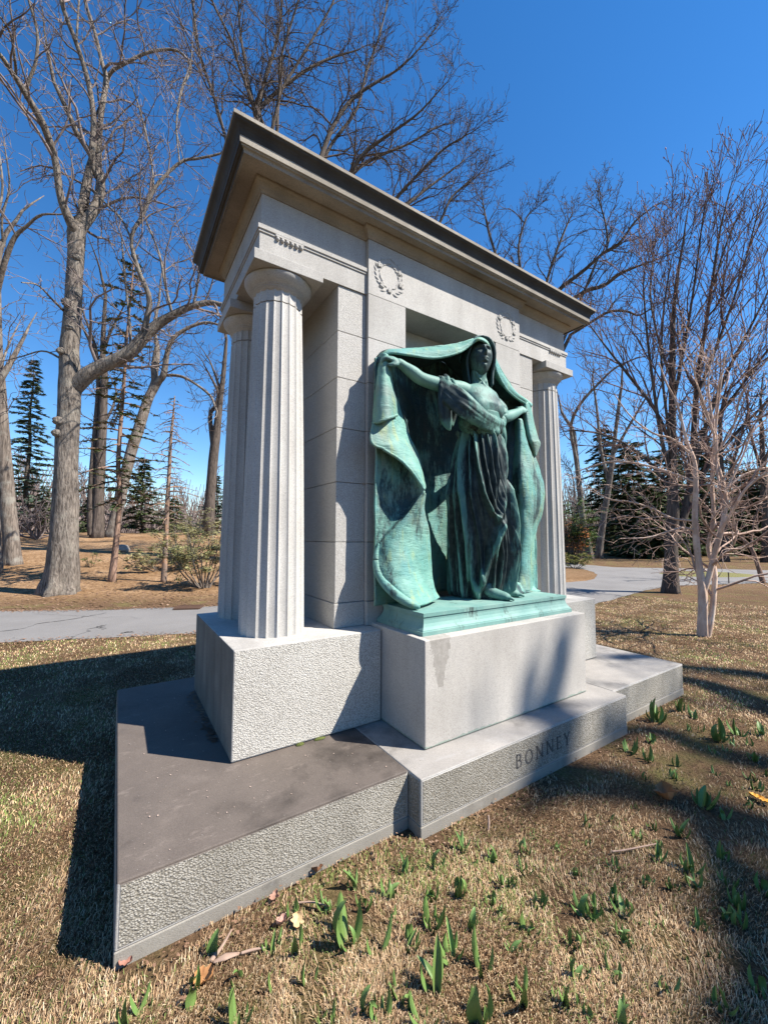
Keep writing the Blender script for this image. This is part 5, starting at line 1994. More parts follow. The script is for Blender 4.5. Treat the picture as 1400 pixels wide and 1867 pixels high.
class Wood:
    def __init__(self, seed):
        self.rnd = random.Random(seed)
        self.lines = {}
        self.tips = []

    def add(self, key, P, Rr):
        self.lines.setdefault(key, []).append((np.asarray(P, float), np.asarray(Rr, float)))

    def grow(self, p, d, L, r, level, maxlev, P, key='twig', rend=0.35):
        """one branch with its side branches"""
        rnd = self.rnd
        n = max(3, min(9, int(L / P['seg']) + 2))
        step = L / n
        pts, rad = [p], [r]
        x, y, z = p
        dx, dy, dz = d
        wg = P['wig'] * (1 + 0.25 * level)
        for i in range(n):
            dx += rnd.gauss(0, wg)
            dy += rnd.gauss(0, wg)
            dz += rnd.gauss(0, wg) + P['up'] * (0.6 + 0.4 * level / maxlev)
            l = math.sqrt(dx * dx + dy * dy + dz * dz)
            dx, dy, dz = dx / l, dy / l, dz / l
            x, y, z = x + dx * step, y + dy * step, z + dz * step
            pts.append((x, y, z))
            rad.append(max(P['rmin'], r * (1 - (1 - rend) * (i + 1) / n)))
        self.lines.setdefault(key, []).append((np.array(pts), np.array(rad)))
        if level >= maxlev:
            self.tips.append((x, y, z, dx, dy, dz))
            return
        self.side(pts, rad, L, level, maxlev, P)

    def side(self, pts, rad, L, level, maxlev, P, t0=0.15, dens=None):
        rnd = self.rnd
        cnt = (dens or P['dens'][min(level, len(P['dens']) - 1)]) * L
        cnt = int(cnt) + (1 if rnd.random() < cnt - int(cnt) else 0)
        n = len(pts) - 1
        az = rnd.uniform(0, 6.28)
        for k in range(cnt):
            t = t0 + (1 - t0) * (k + rnd.random()) / cnt
            f = min(t * n, n - 1e-4)
            i = int(f)
            f -= i
            a, b = pts[i], pts[i + 1]
            q = (a[0] + (b[0] - a[0]) * f, a[1] + (b[1] - a[1]) * f, a[2] + (b[2] - a[2]) * f)
            T = Vector((b[0] - a[0], b[1] - a[1], b[2] - a[2])).normalized()
            rr = rad[i] + (rad[i + 1] - rad[i]) * f
            az += 2.4 + rnd.uniform(-.5, .5)
            U = T.orthogonal().normalized()
            W = T.cross(U)
            ang = R(rnd.uniform(*P['ang']))
            D = T * math.cos(ang) + (U * math.cos(az) + W * math.sin(az)) * math.sin(ang)
            D.z += P['lift']
            D.normalize()
            ln = L * rnd.uniform(*P['len']) * (1.05 - 0.55 * t)
            ln = max(P['lmin'], min(P.get('lmax', 9), ln))
            self.grow(q, tuple(D), ln, max(P['rmin'], min(rr * rnd.uniform(0.42, 0.68), ln * 0.018)), level + 1, maxlev, P)

    def mesh(self, key, name, sides=None, smooth=True):
        groups = {}
        for P, Rr in self.lines.get(key, []):
            s = sides or (12 if Rr[0] > 0.12 else 7 if Rr[0] > 0.035 else 4 if Rr[0] > 0.014 else 3)
            groups.setdefault((len(P), s), []).append((P, Rr))
        Vs, Fs, off = [], [], 0
        for (n, s), L in groups.items():
            P = np.stack([a[0] for a in L])
            Rr = np.stack([a[1] for a in L])
            T = np.gradient(P, axis=1)
            T /= np.linalg.norm(T, axis=2, keepdims=True) + 1e-9
            ref = np.where(np.abs(T[:, :1, 2:3]) > 0.9, np.array([[[1.0, 0, 0]]]), np.array([[[0, 0, 1.0]]]))
            A = np.cross(T, np.broadcast_to(ref, T.shape))
            A /= np.linalg.norm(A, axis=2, keepdims=True) + 1e-9
            B = np.cross(T, A)
            th = np.linspace(0, 2 * np.pi, s, endpoint=False)
            V = P[:, :, None, :] + Rr[:, :, None, None] * (np.cos(th)[None, None, :, None] * A[:, :, None, :] + np.sin(th)[None, None, :, None] * B[:, :, None, :])
            m = len(L)
            idx = np.arange(m * n * s).reshape(m, n, s) + off
            nx = np.roll(idx, -1, axis=2)
            Fs.append(np.stack([idx[:, :-1], nx[:, :-1], nx[:, 1:], idx[:, 1:]], -1).reshape(-1, 4))
            Vs.append(V.reshape(-1, 3))
            off += m * n * s
        return mesh_np(name, np.vstack(Vs), np.vstack(Fs), smooth=smooth)


def limb_px(pts, d0, d1=None, n=None):
    """a limb read from the photograph at a real distance: (u, v, width px) -> 3-D points and radii"""
    d1 = d0 if d1 is None else d1
    k = len(pts)
    P, W = [], []
    for i, (u, v, w) in enumerate(pts):
        d = d0 + (d1 - d0) * i / max(1, k - 1)
        p = at_dist(u, v, d)
        depth = (p - CPOS).dot(FW)
        P.append(tuple(p))
        W.append(w / 2 / CAM['f'] * depth * depth / (p - CPOS).length)
    n = n or max(6, 3 * k)
    return catmull(np.array(P), n), np.maximum(0.006, catmull(np.array(W).reshape(-1, 1), n)[:, 0])


def trunk_mesh(P, Rr, n=28, flare=0.0, knob=0.05, seed=0.0, lob=5):
    """a trunk with root flare, ridges and burrs"""
    V, F, Q = tube_np(P, Rr, n)
    m = len(P)
    V = V.copy()
    for i in range(m):
        for k in range(n):
            c = P[i]
            v = V[i * n + k]
            d = v - c
            a = 2 * math.pi * k / n
            h = (P[i][2] - P[0][2])
            f = 1 + knob * (mnoise.noise((math.cos(a) * 1.6 + seed, math.sin(a) * 1.6, h * 0.9)) + 0.5 * mnoise.noise((math.cos(a) * 4 + seed, math.sin(a) * 4, h * 2.3)))
            if flare:
                f += flare * math.exp(-h / 0.45) * (0.55 + 0.45 * math.cos(lob * a + seed))
            V[i * n + k] = c + d * f
    bm = bmesh.new()
    vv = [bm.verts.new(p) for p in V]
    for f in list(F) + list(Q):
        try:
            bm.faces.new([vv[i] for i in f])
        except ValueError:
            pass
    return bm_mesh('trunk', bm)


OAKP = dict(seg=0.36, wig=0.17, up=0.03, rmin=0.0045, dens=[1.8, 3.4, 4.6, 5.0], ang=(32, 68), lift=0.12, len=(0.34, 0.66), lmin=0.24, lmax=2.6)


def run_out(P, Rr, rnd, rmin=0.012):
    """let a cut-off limb taper away in a natural crooked end"""
    if Rr[-1] < rmin * 1.3:
        return P, Rr
    L = min(4.5, 40 * Rr[-1])
    n = 7
    d = Vector(P[-1] - P[-3]).normalized()
    p = Vector(P[-1])
    Q, S = [], []
    for i in range(n):
        d = (d + Vector((rnd.gauss(0, .14), rnd.gauss(0, .14), rnd.gauss(0.03, .10)))).normalized()
        p = p + d * (L / n)
        Q.append(tuple(p))
        S.append(max(rmin * 0.8, Rr[-1] * (1 - 0.9 * (i + 1) / n)))
    return np.vstack([P, Q]), np.concatenate([Rr, S])


def mk_tree(label, group, base, trunk, limbs, wood, params, tmat, twmat, dist, maxlev=3, flare=0.25, dens0=None, name='bare_tree', cat='tree', seed=1.0, twig_from_trunk=0.0, knob=0.06, limb_side=True, taper=True):
    """trunk and limbs are (points, radii); side twigs are grown from the limbs"""
    t = empty(name, base, label, cat, group)
    P, Rr = trunk
    P = np.array(P)
    P[0][2] = base[2] - 0.15
    if taper:
        P, Rr = run_out(P, np.asarray(Rr), wood.rnd)
        limbs = [run_out(np.asarray(a), np.asarray(c), wood.rnd) for a, c in limbs]
    link('trunk', trunk_mesh(P, Rr, flare=flare, seed=seed, knob=knob), tmat, t, smooth=True)
    for lp, lr in limbs:
        w2 = Wood(1)
        w2.add('l', lp, lr)
        sd = 14 if lr[0] > 0.08 else 9
        link('limb', w2.mesh('l', 'limb', sides=sd), tmat, t)
        if limb_side:
            L = float(np.sum(np.linalg.norm(np.diff(lp, axis=0), axis=1)))
            wood.side([tuple(q) for q in lp], list(lr), min(L, 4.5), 0, maxlev, params, t0=0.12, dens=(dens0 or params['dens'][0]) * L / min(L, 4.5))
    if twig_from_trunk:
        L = float(np.sum(np.linalg.norm(np.diff(P, axis=0), axis=1)))
        wood.side([tuple(q) for q in P], list(Rr), 3.0, 0, maxlev, params, t0=0.35, dens=twig_from_trunk * L / 3.0)
    if wood.lines.get('twig'):
        o = link('crown', wood.mesh('twig', 'crown'), twmat, t)
        o['kind'] = 'stuff'
    return t


def gbase(u, v):
    return on_ground(u, v)


# ---- the big grey oak on the left
D = 14.4
b = gbase(108, 1082)
D = math.hypot(b.x - CPOS.x, b.y - CPOS.y)
trk = limb_px([(108, 1086, 66), (113, 1050, 62), (117, 1000, 58), (119, 950, 53), (120, 900, 49), (122, 850, 46), (124, 800, 45), (127, 740, 45), (128, 690, 43), (127, 640, 40), (131, 600, 38), (135, 550, 36), (137, 500, 35), (139, 460, 36), (140, 425, 40), (142, 405, 30)], D, n=60)
lim = [
    limb_px([(140, 430, 26), (132, 411, 24), (112, 362, 19), (102, 296, 17), (92, 260, 19), (76, 220, 20), (43, 164, 17), (20, 128, 15), (0, 99, 13), (-40, 60, 10)], D, D - 1.5),
    limb_px([(47, 166, 9), (56, 140, 9), (66, 112, 9), (69, 60, 8), (53, 0, 7), (40, -60, 5)], D - 0.7, D - 1.4),
    limb_px([(30, 134, 8), (28, 110, 8), (20, 62, 7), (0, 30, 6), (-30, 0, 4)], D - 0.8, D - 1.8),
    limb_px([(142, 428, 28), (151, 412, 27), (178, 372, 23), (184, 335, 21), (183, 315, 18)], D, D + 0.3),
    limb_px([(184, 335, 14), (170, 305, 15), (168, 280, 15), (171, 214, 14), (161, 148, 14), (141, 82, 13), (122, 33, 13), (112, 0, 12), (100, -60, 9)], D + 0.3, D - 0.4),
    limb_px([(183, 325, 15), (181, 296, 14), (184, 214, 14), (194, 148, 14), (186, 112, 11), (171, 50, 10), (155, 0, 9), (145, -60, 7)], D + 0.3, D + 1.0),
    limb_px([(140, 75, 6), (142, 40, 6), (145, 0, 5), (150, -50, 4)], D - 0.2, D),
    limb_px([(193, 150, 9), (205, 130, 9), (230, 115, 9), (273, 95, 8), (322, 92, 7), (349, 122, 5), (332, 165, 4), (322, 230, 4), (329, 268, 3)], D + 0.8, D - 1.2),
    limb_px([(132, 712, 34), (146, 697, 34), (162, 682, 33), (188, 667, 30), (215, 655, 28), (240, 640, 27), (265, 612, 25), (290, 590, 21), (315, 575, 17), (345, 560, 14), (380, 552, 12), (405, 556, 10), (440, 566, 7)], D, D - 1.8, n=44),
    limb_px([(263, 612, 13), (264, 600, 13), (273, 545, 12), (253, 493, 10), (240, 434, 9), (263, 388, 8), (283, 342, 8), (329, 296, 7), (362, 289, 6), (401, 280, 5), (440, 262, 3)], D - 0.9, D - 2.0),
    limb_px([(281, 345, 5), (276, 290, 5), (262, 225, 5), (246, 170, 4), (233, 140, 3)], D - 1.4, D - 0.5),
    limb_px([(240, 436, 5), (222, 400, 5), (194, 372, 5), (176, 352, 4)], D - 1.2, D - 0.2),
    limb_px([(328, 297, 4), (322, 230, 4), (330, 165, 4), (348, 115, 3), (352, 60, 2)], D - 1.7, D - 1.0),
    limb_px([(238, 642, 6), (238, 600, 6), (232, 540, 5), (226, 480, 5), (222, 430, 3)], D - 0.7, D),
    limb_px([(315, 576, 7), (302, 520, 6), (290, 460, 5), (266, 400, 4), (258, 370, 3)], D - 1.2, D - 0.3),
    limb_px([(352, 560, 6), (360, 520, 5), (362, 480, 4), (340, 440, 3)], D - 1.4, D - 2.2),
    limb_px([(118, 568, 6), (95, 545, 5), (70, 520, 4), (40, 515, 3)], D, D - 1.5),
    limb_px([(114, 655, 6), (80, 640, 4), (40, 650, 3), (0, 660, 2)], D, D + 1.5),
]
w = Wood(21)
P_ = dict(OAKP)
P_['rmin'] = 0.0062
mk_tree('big grey barked oak with a forked trunk and a heavy limb reaching right', 'bare trees across the drive', b, trk, lim, w, P_, BK_OAK, TWIG_GREY, D, maxlev=3, flare=0.60, dens0=2.3, knob=0.10)
# burrs and branch scars
scars = []
for (u, v, s) in ((140, 470, .11), (123, 552, .14), (128, 598, .12), (112, 640, .11), (108, 768, .14), (104, 790, .12), (238, 655, .11)):
    p = at_dist(u, v, D - 0.16)
    bm = bmesh.new()
    bmesh.ops.create_icosphere(bm, subdivisions=3, radius=1.0)
    for vtx in bm.verts:
        k = 1 + 0.25 * mnoise.noise(vtx.co * 2.5 + Vector((u, v, 0)))
        rr = math.hypot(vtx.co.x, vtx.co.z)
        vtx.co = Vector((vtx.co.x * s * k, vtx.co.y * s * 0.8 * k + (0.22 * s * max(0, 1 - rr / 0.35) if vtx.co.y < 0 else 0), vtx.co.z * s * 0.85 * k))
    me = bm_mesh('burr', bm)
    o = link('burr', me, BK_OAK, None, smooth=True)
    tr = [q for q in bpy.data.objects if q.name == 'bare_tree'][0]
    o.parent = tr
    o.location = p - tr.location

# ---- further bare trees, left
def px_tree(label, base_uv, trunk, limbs, mat, tw, seed, group='bare trees across the drive', dist=None, dens0=1.3, flare=0.35, twt=0.5, maxlev=3, params=None, dd=0.0, rmin=None, name='bare_tree'):
    b_ = gbase(*base_uv) if dist is None else None
    if dist is not None:
        q = at_dist(base_uv[0], base_uv[1], dist)
        b_ = Vector((q.x, q.y, terrain(q.x, q.y)))
    d_ = math.hypot(b_.x - CPOS.x, b_.y - CPOS.y)
    pr = dict(params or OAKP)
    pr['rmin'] = rmin or max(0.006, 0.00046 * d_)
    tk = limb_px(trunk, d_)
    tk[0][0] = (b_.x, b_.y, b_.z)
    lm_ = [limb_px(l, d_, d_ + e) for l, e in limbs]
    return mk_tree(label, group, b_, tk, lm_, Wood(seed), pr, mat, tw, d_, maxlev=maxlev, flare=flare, dens0=dens0, twig_from_trunk=twt, seed=seed, name=name)


FARP = dict(OAKP, dens=[1.6, 2.3, 2.7, 2.8], seg=0.55, lmin=0.5, lmax=3.6)
px_tree('grey trunk with green lichen at the left edge beside the big oak', (24, 1029),
        [(24, 1032, 34), (22, 1000, 33), (17, 940, 31), (12, 880, 30), (8, 820, 28), (4, 760, 26), (0, 700, 24), (-4, 640, 22), (-5, 580, 20), (-6, 500, 18)],
        [([(-6, 540, 14), (2, 505, 14), (12, 470, 13), (28, 432, 11), (50, 412, 8), (75, 392, 6), (110, 391, 4)], -2), ([(-4, 600, 10), (-20, 520, 9), (-12, 430, 8), (5, 350, 6), (0, 280, 4)], 1),
         ([(8, 450, 7), (4, 400, 6), (18, 340, 5), (10, 270, 3)], -1)], BK_MID, TWIG_GREY, 31, params=FARP, dens0=1.2)
px_tree('trunk cut by the left edge of the view', (-12, 1046), [(-8, 1050, 30), (-10, 980, 26), (-14, 880, 24), (-18, 760, 22)], [([(-14, 800, 12), (-4, 700, 8), (12, 640, 5), (30, 600, 3)], 1)], BK_MID, TWIG_GREY, 32, params=FARP)
px_tree('dark twin trunked tree on the crest behind the big oak', (178, 980),
        [(178, 982, 26), (180, 940, 22), (181, 900, 21), (185, 820, 19), (189, 740, 16), (191, 690, 14), (188, 640, 11), (190, 590, 9), (193, 540, 7)],
        [([(168, 975, 17), (166, 930, 15), (169, 860, 13), (174, 790, 11), (180, 700, 9), (176, 640, 7), (160, 590, 5)], 0.5), ([(191, 690, 8), (180, 655, 7), (158, 610, 6), (150, 590, 4)], 1), ([(188, 645, 7), (200, 610, 6), (215, 580, 4)], -1), ([(186, 780, 6), (205, 745, 5), (212, 720, 4)], 1)],
        BK_DARK, TWIG_DARK, 33, params=FARP)
px_tree('leaning grey tree on the crest that bends right', (204, 979),
        [(204, 980, 26), (212, 940, 23), (229, 866, 21), (242, 815, 21), (253, 783, 21), (268, 735, 19), (280, 708, 18)],
        [([(278, 715, 16), (290, 695, 14), (299, 682, 13), (306, 640, 10), (318, 615, 9), (345, 597, 7), (375, 588, 6), (400, 592, 4)], -2), ([(276, 720, 13), (284, 680, 11), (288, 640, 9), (282, 600, 8), (288, 560, 6)], 1), ([(298, 684, 7), (330, 686, 6), (360, 702, 5), (384, 722, 5), (392, 740, 4)], -2)],
        BK_MID, TWIG_DARK, 34, params=FARP)
px_tree('dark forked tree just left of the columns', (383, 965),
        [(380, 965, 22), (384, 900, 19), (390, 830, 18), (395, 790, 16), (402, 730, 11), (408, 680, 9), (413, 620, 6)],
        [([(391, 825, 11), (386, 790, 9), (384, 755, 8), (394, 738, 7), (398, 715, 6), (386, 690, 4)], 1), ([(404, 720, 6), (395, 690, 5), (384, 660, 3)], 1)], BK_DARK, TWIG_DARK, 35, params=FARP, dist=30)
for k, (u, d_) in enumerate(((30, 66), (60, 52), (110, 44), (150, 60), (262, 48), (335, 58), (395, 52))):
    q = at_dist(u, 975, d_)
    hgt = (12, 7.5, 6.5, 9, 8, 8, 9)[k]
    b_ = Vector((q.x, q.y, terrain(q.x, q.y)))
    wd = Wood(60 + k)
    tp = catmull([tuple(b_ + Vector((0, 0, -0.3))), tuple(b_ + Vector((0.1, 0, hgt * 0.35))), tuple(b_ + Vector((-0.1, 0.2, hgt * 0.62)))], 14)
    mk_tree(ORD[k] + ' of the slim bare trees in the thicket beyond the crest', 'slim trees beyond the crest', b_, (tp, np.linspace(0.16, 0.07, 14)), [], wd,
            dict(FARP, rmin=0.022, dens=[2.2, 1.8, 1.5], up=0.08, lmin=0.8, lmax=4.5), BK_DARK, TWIG_GREY, d_, maxlev=2, twig_from_trunk=5.5)

# ---- conifers
def conifer(label, group, base, H, r0, spread, mat, bmat, seed, nbr=60, droop=0.25, z0=0.12, spray=0.30, dens=1.0, curve=None, name='conifer', dead=0.0, top_only=None, gaps=0.0, taper=0.8):
    """straight stem, drooping whorled branches, flat sprays of needles"""
    rnd = random.Random(seed)
    t = empty(name, base, label, 'tree', group)
    n = 24
    if curve is None:
        pts = [(base[0] + 0.05 * math.sin(i * 0.7), base[1], base[2] - 0.1 + H * i / (n - 1)) for i in range(n)]
        pts = np.array(pts)
        rad = np.linspace(r0, 0.012, n)
    else:
        pts, rad = curve
        n = len(pts)
    link('trunk', trunk_mesh(pts, rad, n=12, flare=0.2, knob=0.04, seed=seed), bmat, t, smooth=True)
    wd = Wood(seed)
    V, F = [], []
    ga = rnd.uniform(0, 6.28)
    for k in range(nbr):
        s = z0 + (0.985 - z0) * (k + rnd.random()) / nbr
        if gaps and mnoise.noise((s * 9, seed * 1.7, 0)) < -0.25 + 0.0 * gaps and rnd.random() < gaps:
            continue
        i = min(int(s * (n - 1)), n - 2)
        f = s * (n - 1) - i
        p = pts[i] * (1 - f) + pts[i + 1] * f
        ga += 2.39996 + rnd.uniform(-.4, .4)
        L = spread * ((1 - s) ** taper + 0.05) * rnd.uniform(0.38, 1.15)
        d = Vector((math.cos(ga), math.sin(ga), rnd.uniform(-0.20, 0.45)))
        m = 7
        bp, br = [tuple(p)], [max(0.008, 0.012 + 0.012 * L)]
        x = Vector(p)
        for q in range(m):
            d.z -= droop / m * (1.6 if q < m * 0.6 else -0.6)
            d.normalize()
            x = x + d * (L / m)
            bp.append(tuple(x))
            br.append(max(0.006, br[0] * (1 - 0.85 * (q + 1) / m)))
        wd.add('twig', bp, br)
        if rnd.random() < dead or (top_only is not None and s < top_only):
            for q in range(2, m, 2):      # bare side twigs
                c = Vector(bp[q])
                e = Vector((rnd.uniform(-1, 1), rnd.uniform(-1, 1), rnd.uniform(-0.6, 0.2))).normalized()
                wd.add('twig', [tuple(c), tuple(c + e * L * 0.18), tuple(c + e * L * 0.33 + Vector((0, 0, -0.03)))], [0.008, 0.007, 0.005])
            continue
        side = Vector((-math.sin(ga), math.cos(ga), 0))
        cnt = int(dens * 1.7 * (6 + 26 * L / max(spread, 0.1)))
        for q in range(cnt):
            a = 0.18 + 0.82 * rnd.random()
            j = min(int(a * m), m - 1)
            c = Vector(bp[j]).lerp(Vector(bp[j + 1]), a * m - j)
            sg = rnd.choice((-1, 1))
            ln = 0.72 * spray * rnd.uniform(0.5, 1.2) * (1.15 - 0.6 * a)
            dirv = (side * sg * rnd.uniform(0.5, 1.0) + Vector((math.cos(ga), math.sin(ga), 0)) * rnd.uniform(0.3, 0.9) + Vector((0, 0, rnd.uniform(-0.45, 0.15)))).normalized()
            nrm = dirv.cross(Vector((rnd.uniform(-.3, .3), rnd.uniform(-.3, .3), 1))).normalized()
            for w_ in range(3):            # three slim needle-bearing shoots
                dd_ = (dirv + nrm * (w_ - 1) * 0.55).normalized()
                l2 = ln * (1.0 if w_ == 1 else 0.72)
                wd2 = nrm * l2 * 0.13
                up_ = Vector((0, 0, l2 * 0.07 * rnd.uniform(-1, 1)))
                b0 = len(V)
                V += [c, c + dd_ * l2 * 0.45 + wd2 + up_, c + dd_ * l2, c + dd_ * l2 * 0.5 - wd2 - up_]
                F.append((b0, b0 + 1, b0 + 2, b0 + 3))
    o = link('branches', wd.mesh('twig', 'branches', sides=4), bmat, t)
    o['kind'] = 'stuff'
    if V:
        o = link('foliage', mesh_np('foliage', np.array([v[:] for v in V]), np.array(F)), mat, t)
        o['kind'] = 'stuff'
    return t


def conifer_px(label, u, vtop, vbase, dist, spread_px, mat, bmat, seed, group='evergreens beyond the drive', **kw):
    q = at_dist(u, vbase, dist)
    b_ = Vector((q.x, q.y, terrain(q.x, q.y)))
    top = at_dist(u, vtop, dist)
    H = top.z - b_.z
    depth = (q - CPOS).dot(FW)
    return conifer(label, group, b_, H, 0.02 + 0.014 * H, spread_px / CAM['f'] * depth, mat, bmat, seed, **kw)


conifer_px('blue green spruce behind the left edge trunk', 44, 645, 985, 42, 62, NEEDLE_BLUE, BK_DARK, 41, nbr=120, droop=0.30, spray=0.75, dens=1.3, z0=0.10)
conifer_px('bushy dark hemlock in front of the leaning grey tree', 258, 830, 975, 36, 62, NEEDLE, BK_DARK, 42, nbr=90, droop=0.35, spray=0.6, dens=1.5, z0=0.04)
conifer_px('dark spruce close behind the rear left column', 392, 862, 960, 44, 48, NEEDLE_BLUE, BK_DARK, 43, nbr=80, droop=0.25, spray=0.6, dens=1.6, z0=0.05)
conifer_px('low dark evergreen right of the big oak trunk', 165, 900, 978, 38, 55, NEEDLE, BK_DARK, 44, nbr=60, droop=0.4, spray=0.55, dens=1.5, z0=0.03)
conifer_px('small dark evergreen between the leaning tree and the shrub', 315, 905, 968, 40, 55, NEEDLE, BK_DARK, 45, nbr=60, droop=0.4, spray=0.55, dens=1.5, z0=0.03)
conifer_px('drooping dark evergreen behind the left edge trunks', 75, 880, 985, 38, 45, NEEDLE, BK_DARK, 46, nbr=50, droop=0.5, spray=0.5, dens=1.3, z0=0.05)
# slim leaning hemlock on the rise
b = gbase(204, 1060)
d_ = math.hypot(b.x - CPOS.x, b.y - CPOS.y)
cv = limb_px([(204, 1064, 15), (209, 1020, 13), (215, 960, 11), (219, 900, 10), (216, 850, 9), (220, 780, 8), (225, 720, 7), (229, 660, 6), (234, 590, 5), (241, 520, 4), (246, 462, 2)], d_, d_ + 0.6, n=40)
conifer('slim leaning hemlock with sparse sprays on the rise', 'young conifers on the rise', b, 9, 0.1, 2.0, NEEDLE, BK_RED, 47, nbr=105, droop=0.45, z0=0.26, spray=0.34, dens=1.0, curve=cv, gaps=0.5, dead=0.25, taper=0.45)
# thin dying spruce with peeled orange bark
b = gbase(300, 1061)
d_ = math.hypot(b.x - CPOS.x, b.y - CPOS.y)
cv = limb_px([(299, 1064, 12), (301, 1020, 10), (304, 960, 9), (306, 910, 8), (309, 860, 7), (312, 800, 6), (316, 760, 4), (319, 722, 2)], d_, n=36)
conifer('thin dying spruce with peeled orange bark and bare twigs', 'young conifers on the rise', b, 6, 0.08, 1.35, NEEDLE_BLUE, BK_PEEL, 48, nbr=70, droop=0.55, z0=0.30, spray=0.16, dens=0.8, curve=cv, top_only=0.96, taper=0.5)

# ---- the wood behind the memorial
b = at_dist(585, 1090, 17.5)
b.z = terrain(b.x, b.y)
fork = at_dist(560, 470, 17.5)
trk = (catmull([tuple(b), tuple(b.lerp(fork, 0.5) + Vector((0.15, 0, 0))), tuple(fork)], 24), np.linspace(0.48, 0.34, 24))
D = 17.5


def from_fork(pts, e=0.0):
    P, Rr = limb_px(pts, D + 0.3 * e, D + e)
    P = np.vstack([np.array(fork)[None] * 0.999, P])
    Rr = np.concatenate([[Rr[0] * 1.5], Rr])
    return P, Rr


lim = [from_fork(*q) for q in (
    ([(420, 285, 9), (411, 249, 8), (386, 163, 8), (364, 99, 8), (351, 0, 7), (345, -60, 5)], -1.5),
    ([(475, 240, 13), (467, 214, 12), (458, 180, 9), (433, 111, 8), (424, 77, 7), (386, 0, 6), (370, -50, 4)], -2.0),
    ([(478, 240, 10), (463, 190, 8), (446, 111, 7), (437, 43, 6), (435, 0, 5), (430, -50, 4)], 1.0),
    ([(480, 240, 10), (471, 195, 9), (497, 103, 8), (510, 51, 7), (514, 0, 6), (520, -60, 4)], 0.0),
    ([(497, 260, 10), (497, 234, 9), (510, 171, 8), (512, 107, 7), (531, 43, 6), (544, 0, 5), (556, -50, 4)], -2.0),
    ([(485, 240, 11), (474, 200, 9), (506, 167, 9), (557, 129, 8), (600, 107, 6), (643, 94, 4)], 1.5),
    ([(505, 250, 9), (510, 175, 8), (540, 120, 7), (574, 64, 6), (609, 0, 5), (625, -50, 4)], -1.0),
    ([(580, 320, 14), (587, 283, 12), (609, 227, 11), (643, 180, 9), (686, 150, 7), (729, 124, 5), (771, 81, 4), (795, 50, 3)], 0.5),
    ([(584, 330, 10), (600, 270, 8), (650, 200, 7), (668, 130, 6), (690, 70, 5), (705, 10, 4)], 2.0),
    ([(620, 350, 13), (639, 317, 11), (664, 279, 9), (711, 244, 7), (763, 206, 5), (806, 159, 3)], -1.0),
    ([(622, 350, 9), (650, 310, 8), (690, 285, 7), (745, 262, 5), (790, 235, 4)], 2.0),
    ([(690, 400, 9), (720, 364, 8), (754, 326, 6), (806, 274, 5), (844, 250, 3)], 0.0),
    ([(700, 410, 8), (740, 375, 7), (790, 335, 5), (838, 300, 3)], 2.0),
    ([(770, 450, 7), (801, 407, 6), (823, 360, 5), (862, 326, 3)], 1.0))]
P_ = dict(OAKP, rmin=0.0072, dens=[1.9, 3.3, 4.0, 4.4], ang=(26, 58), lift=0.18, lmax=3.0)
tt = mk_tree('large bare oak standing right behind the memorial, its limbs above the cornice', 'bare trees behind the memorial', b, trk, lim, Wood(51), P_, BK_DARK, TWIG_DARK, D, maxlev=3, dens0=2.4)

# right behind the cornice end
b = at_dist(1002, 1020, 27)
b.z = terrain(b.x, b.y)
D = 27
fork = at_dist(985, 720, 27)
trk = (catmull([tuple(b), tuple(b.lerp(fork, 0.5) + Vector((0.2, 0, 0))), tuple(fork)], 20), np.linspace(0.5, 0.36, 20))
lim = [from_fork(*q) for q in (
    ([(1000, 560, 10), (1018, 529, 9), (1064, 493, 8), (1100, 461, 7), (1129, 443, 6), (1157, 404, 5), (1186, 380, 3)], 1.0),
    ([(1010, 570, 10), (1043, 546, 9), (1071, 529, 9), (1100, 521, 8), (1129, 500, 7), (1161, 486, 5), (1200, 472, 3)], -1.5),
    ([(1040, 610, 7), (1079, 586, 6), (1111, 568, 6), (1143, 568, 5), (1164, 575, 4), (1190, 560, 3)], 0.0),
    ([(1090, 470, 5), (1107, 450, 4), (1103, 407, 4), (1093, 370, 3)], 0.5),
    ([(960, 560, 8), (950, 500, 6), (945, 450, 5), (958, 400, 4), (970, 385, 2)], 1.0),
    ([(930, 560, 7), (905, 470, 6), (890, 420, 5), (880, 370, 3)], 0.0),
    ([(990, 560, 7), (1000, 500, 6), (1025, 430, 5), (1040, 395, 3)], 2.0))]
mk_tree('dark bare oak showing past the right end of the cornice', 'bare trees behind the memorial', b, trk, lim, Wood(52), dict(OAKP, rmin=0.0105, dens=[1.6, 2.6, 3.2, 3.4], ang=(26, 58), lift=0.15, lmax=3.8, seg=0.5), BK_DARK, TWIG_DARK, D, maxlev=3, dens0=2.0)

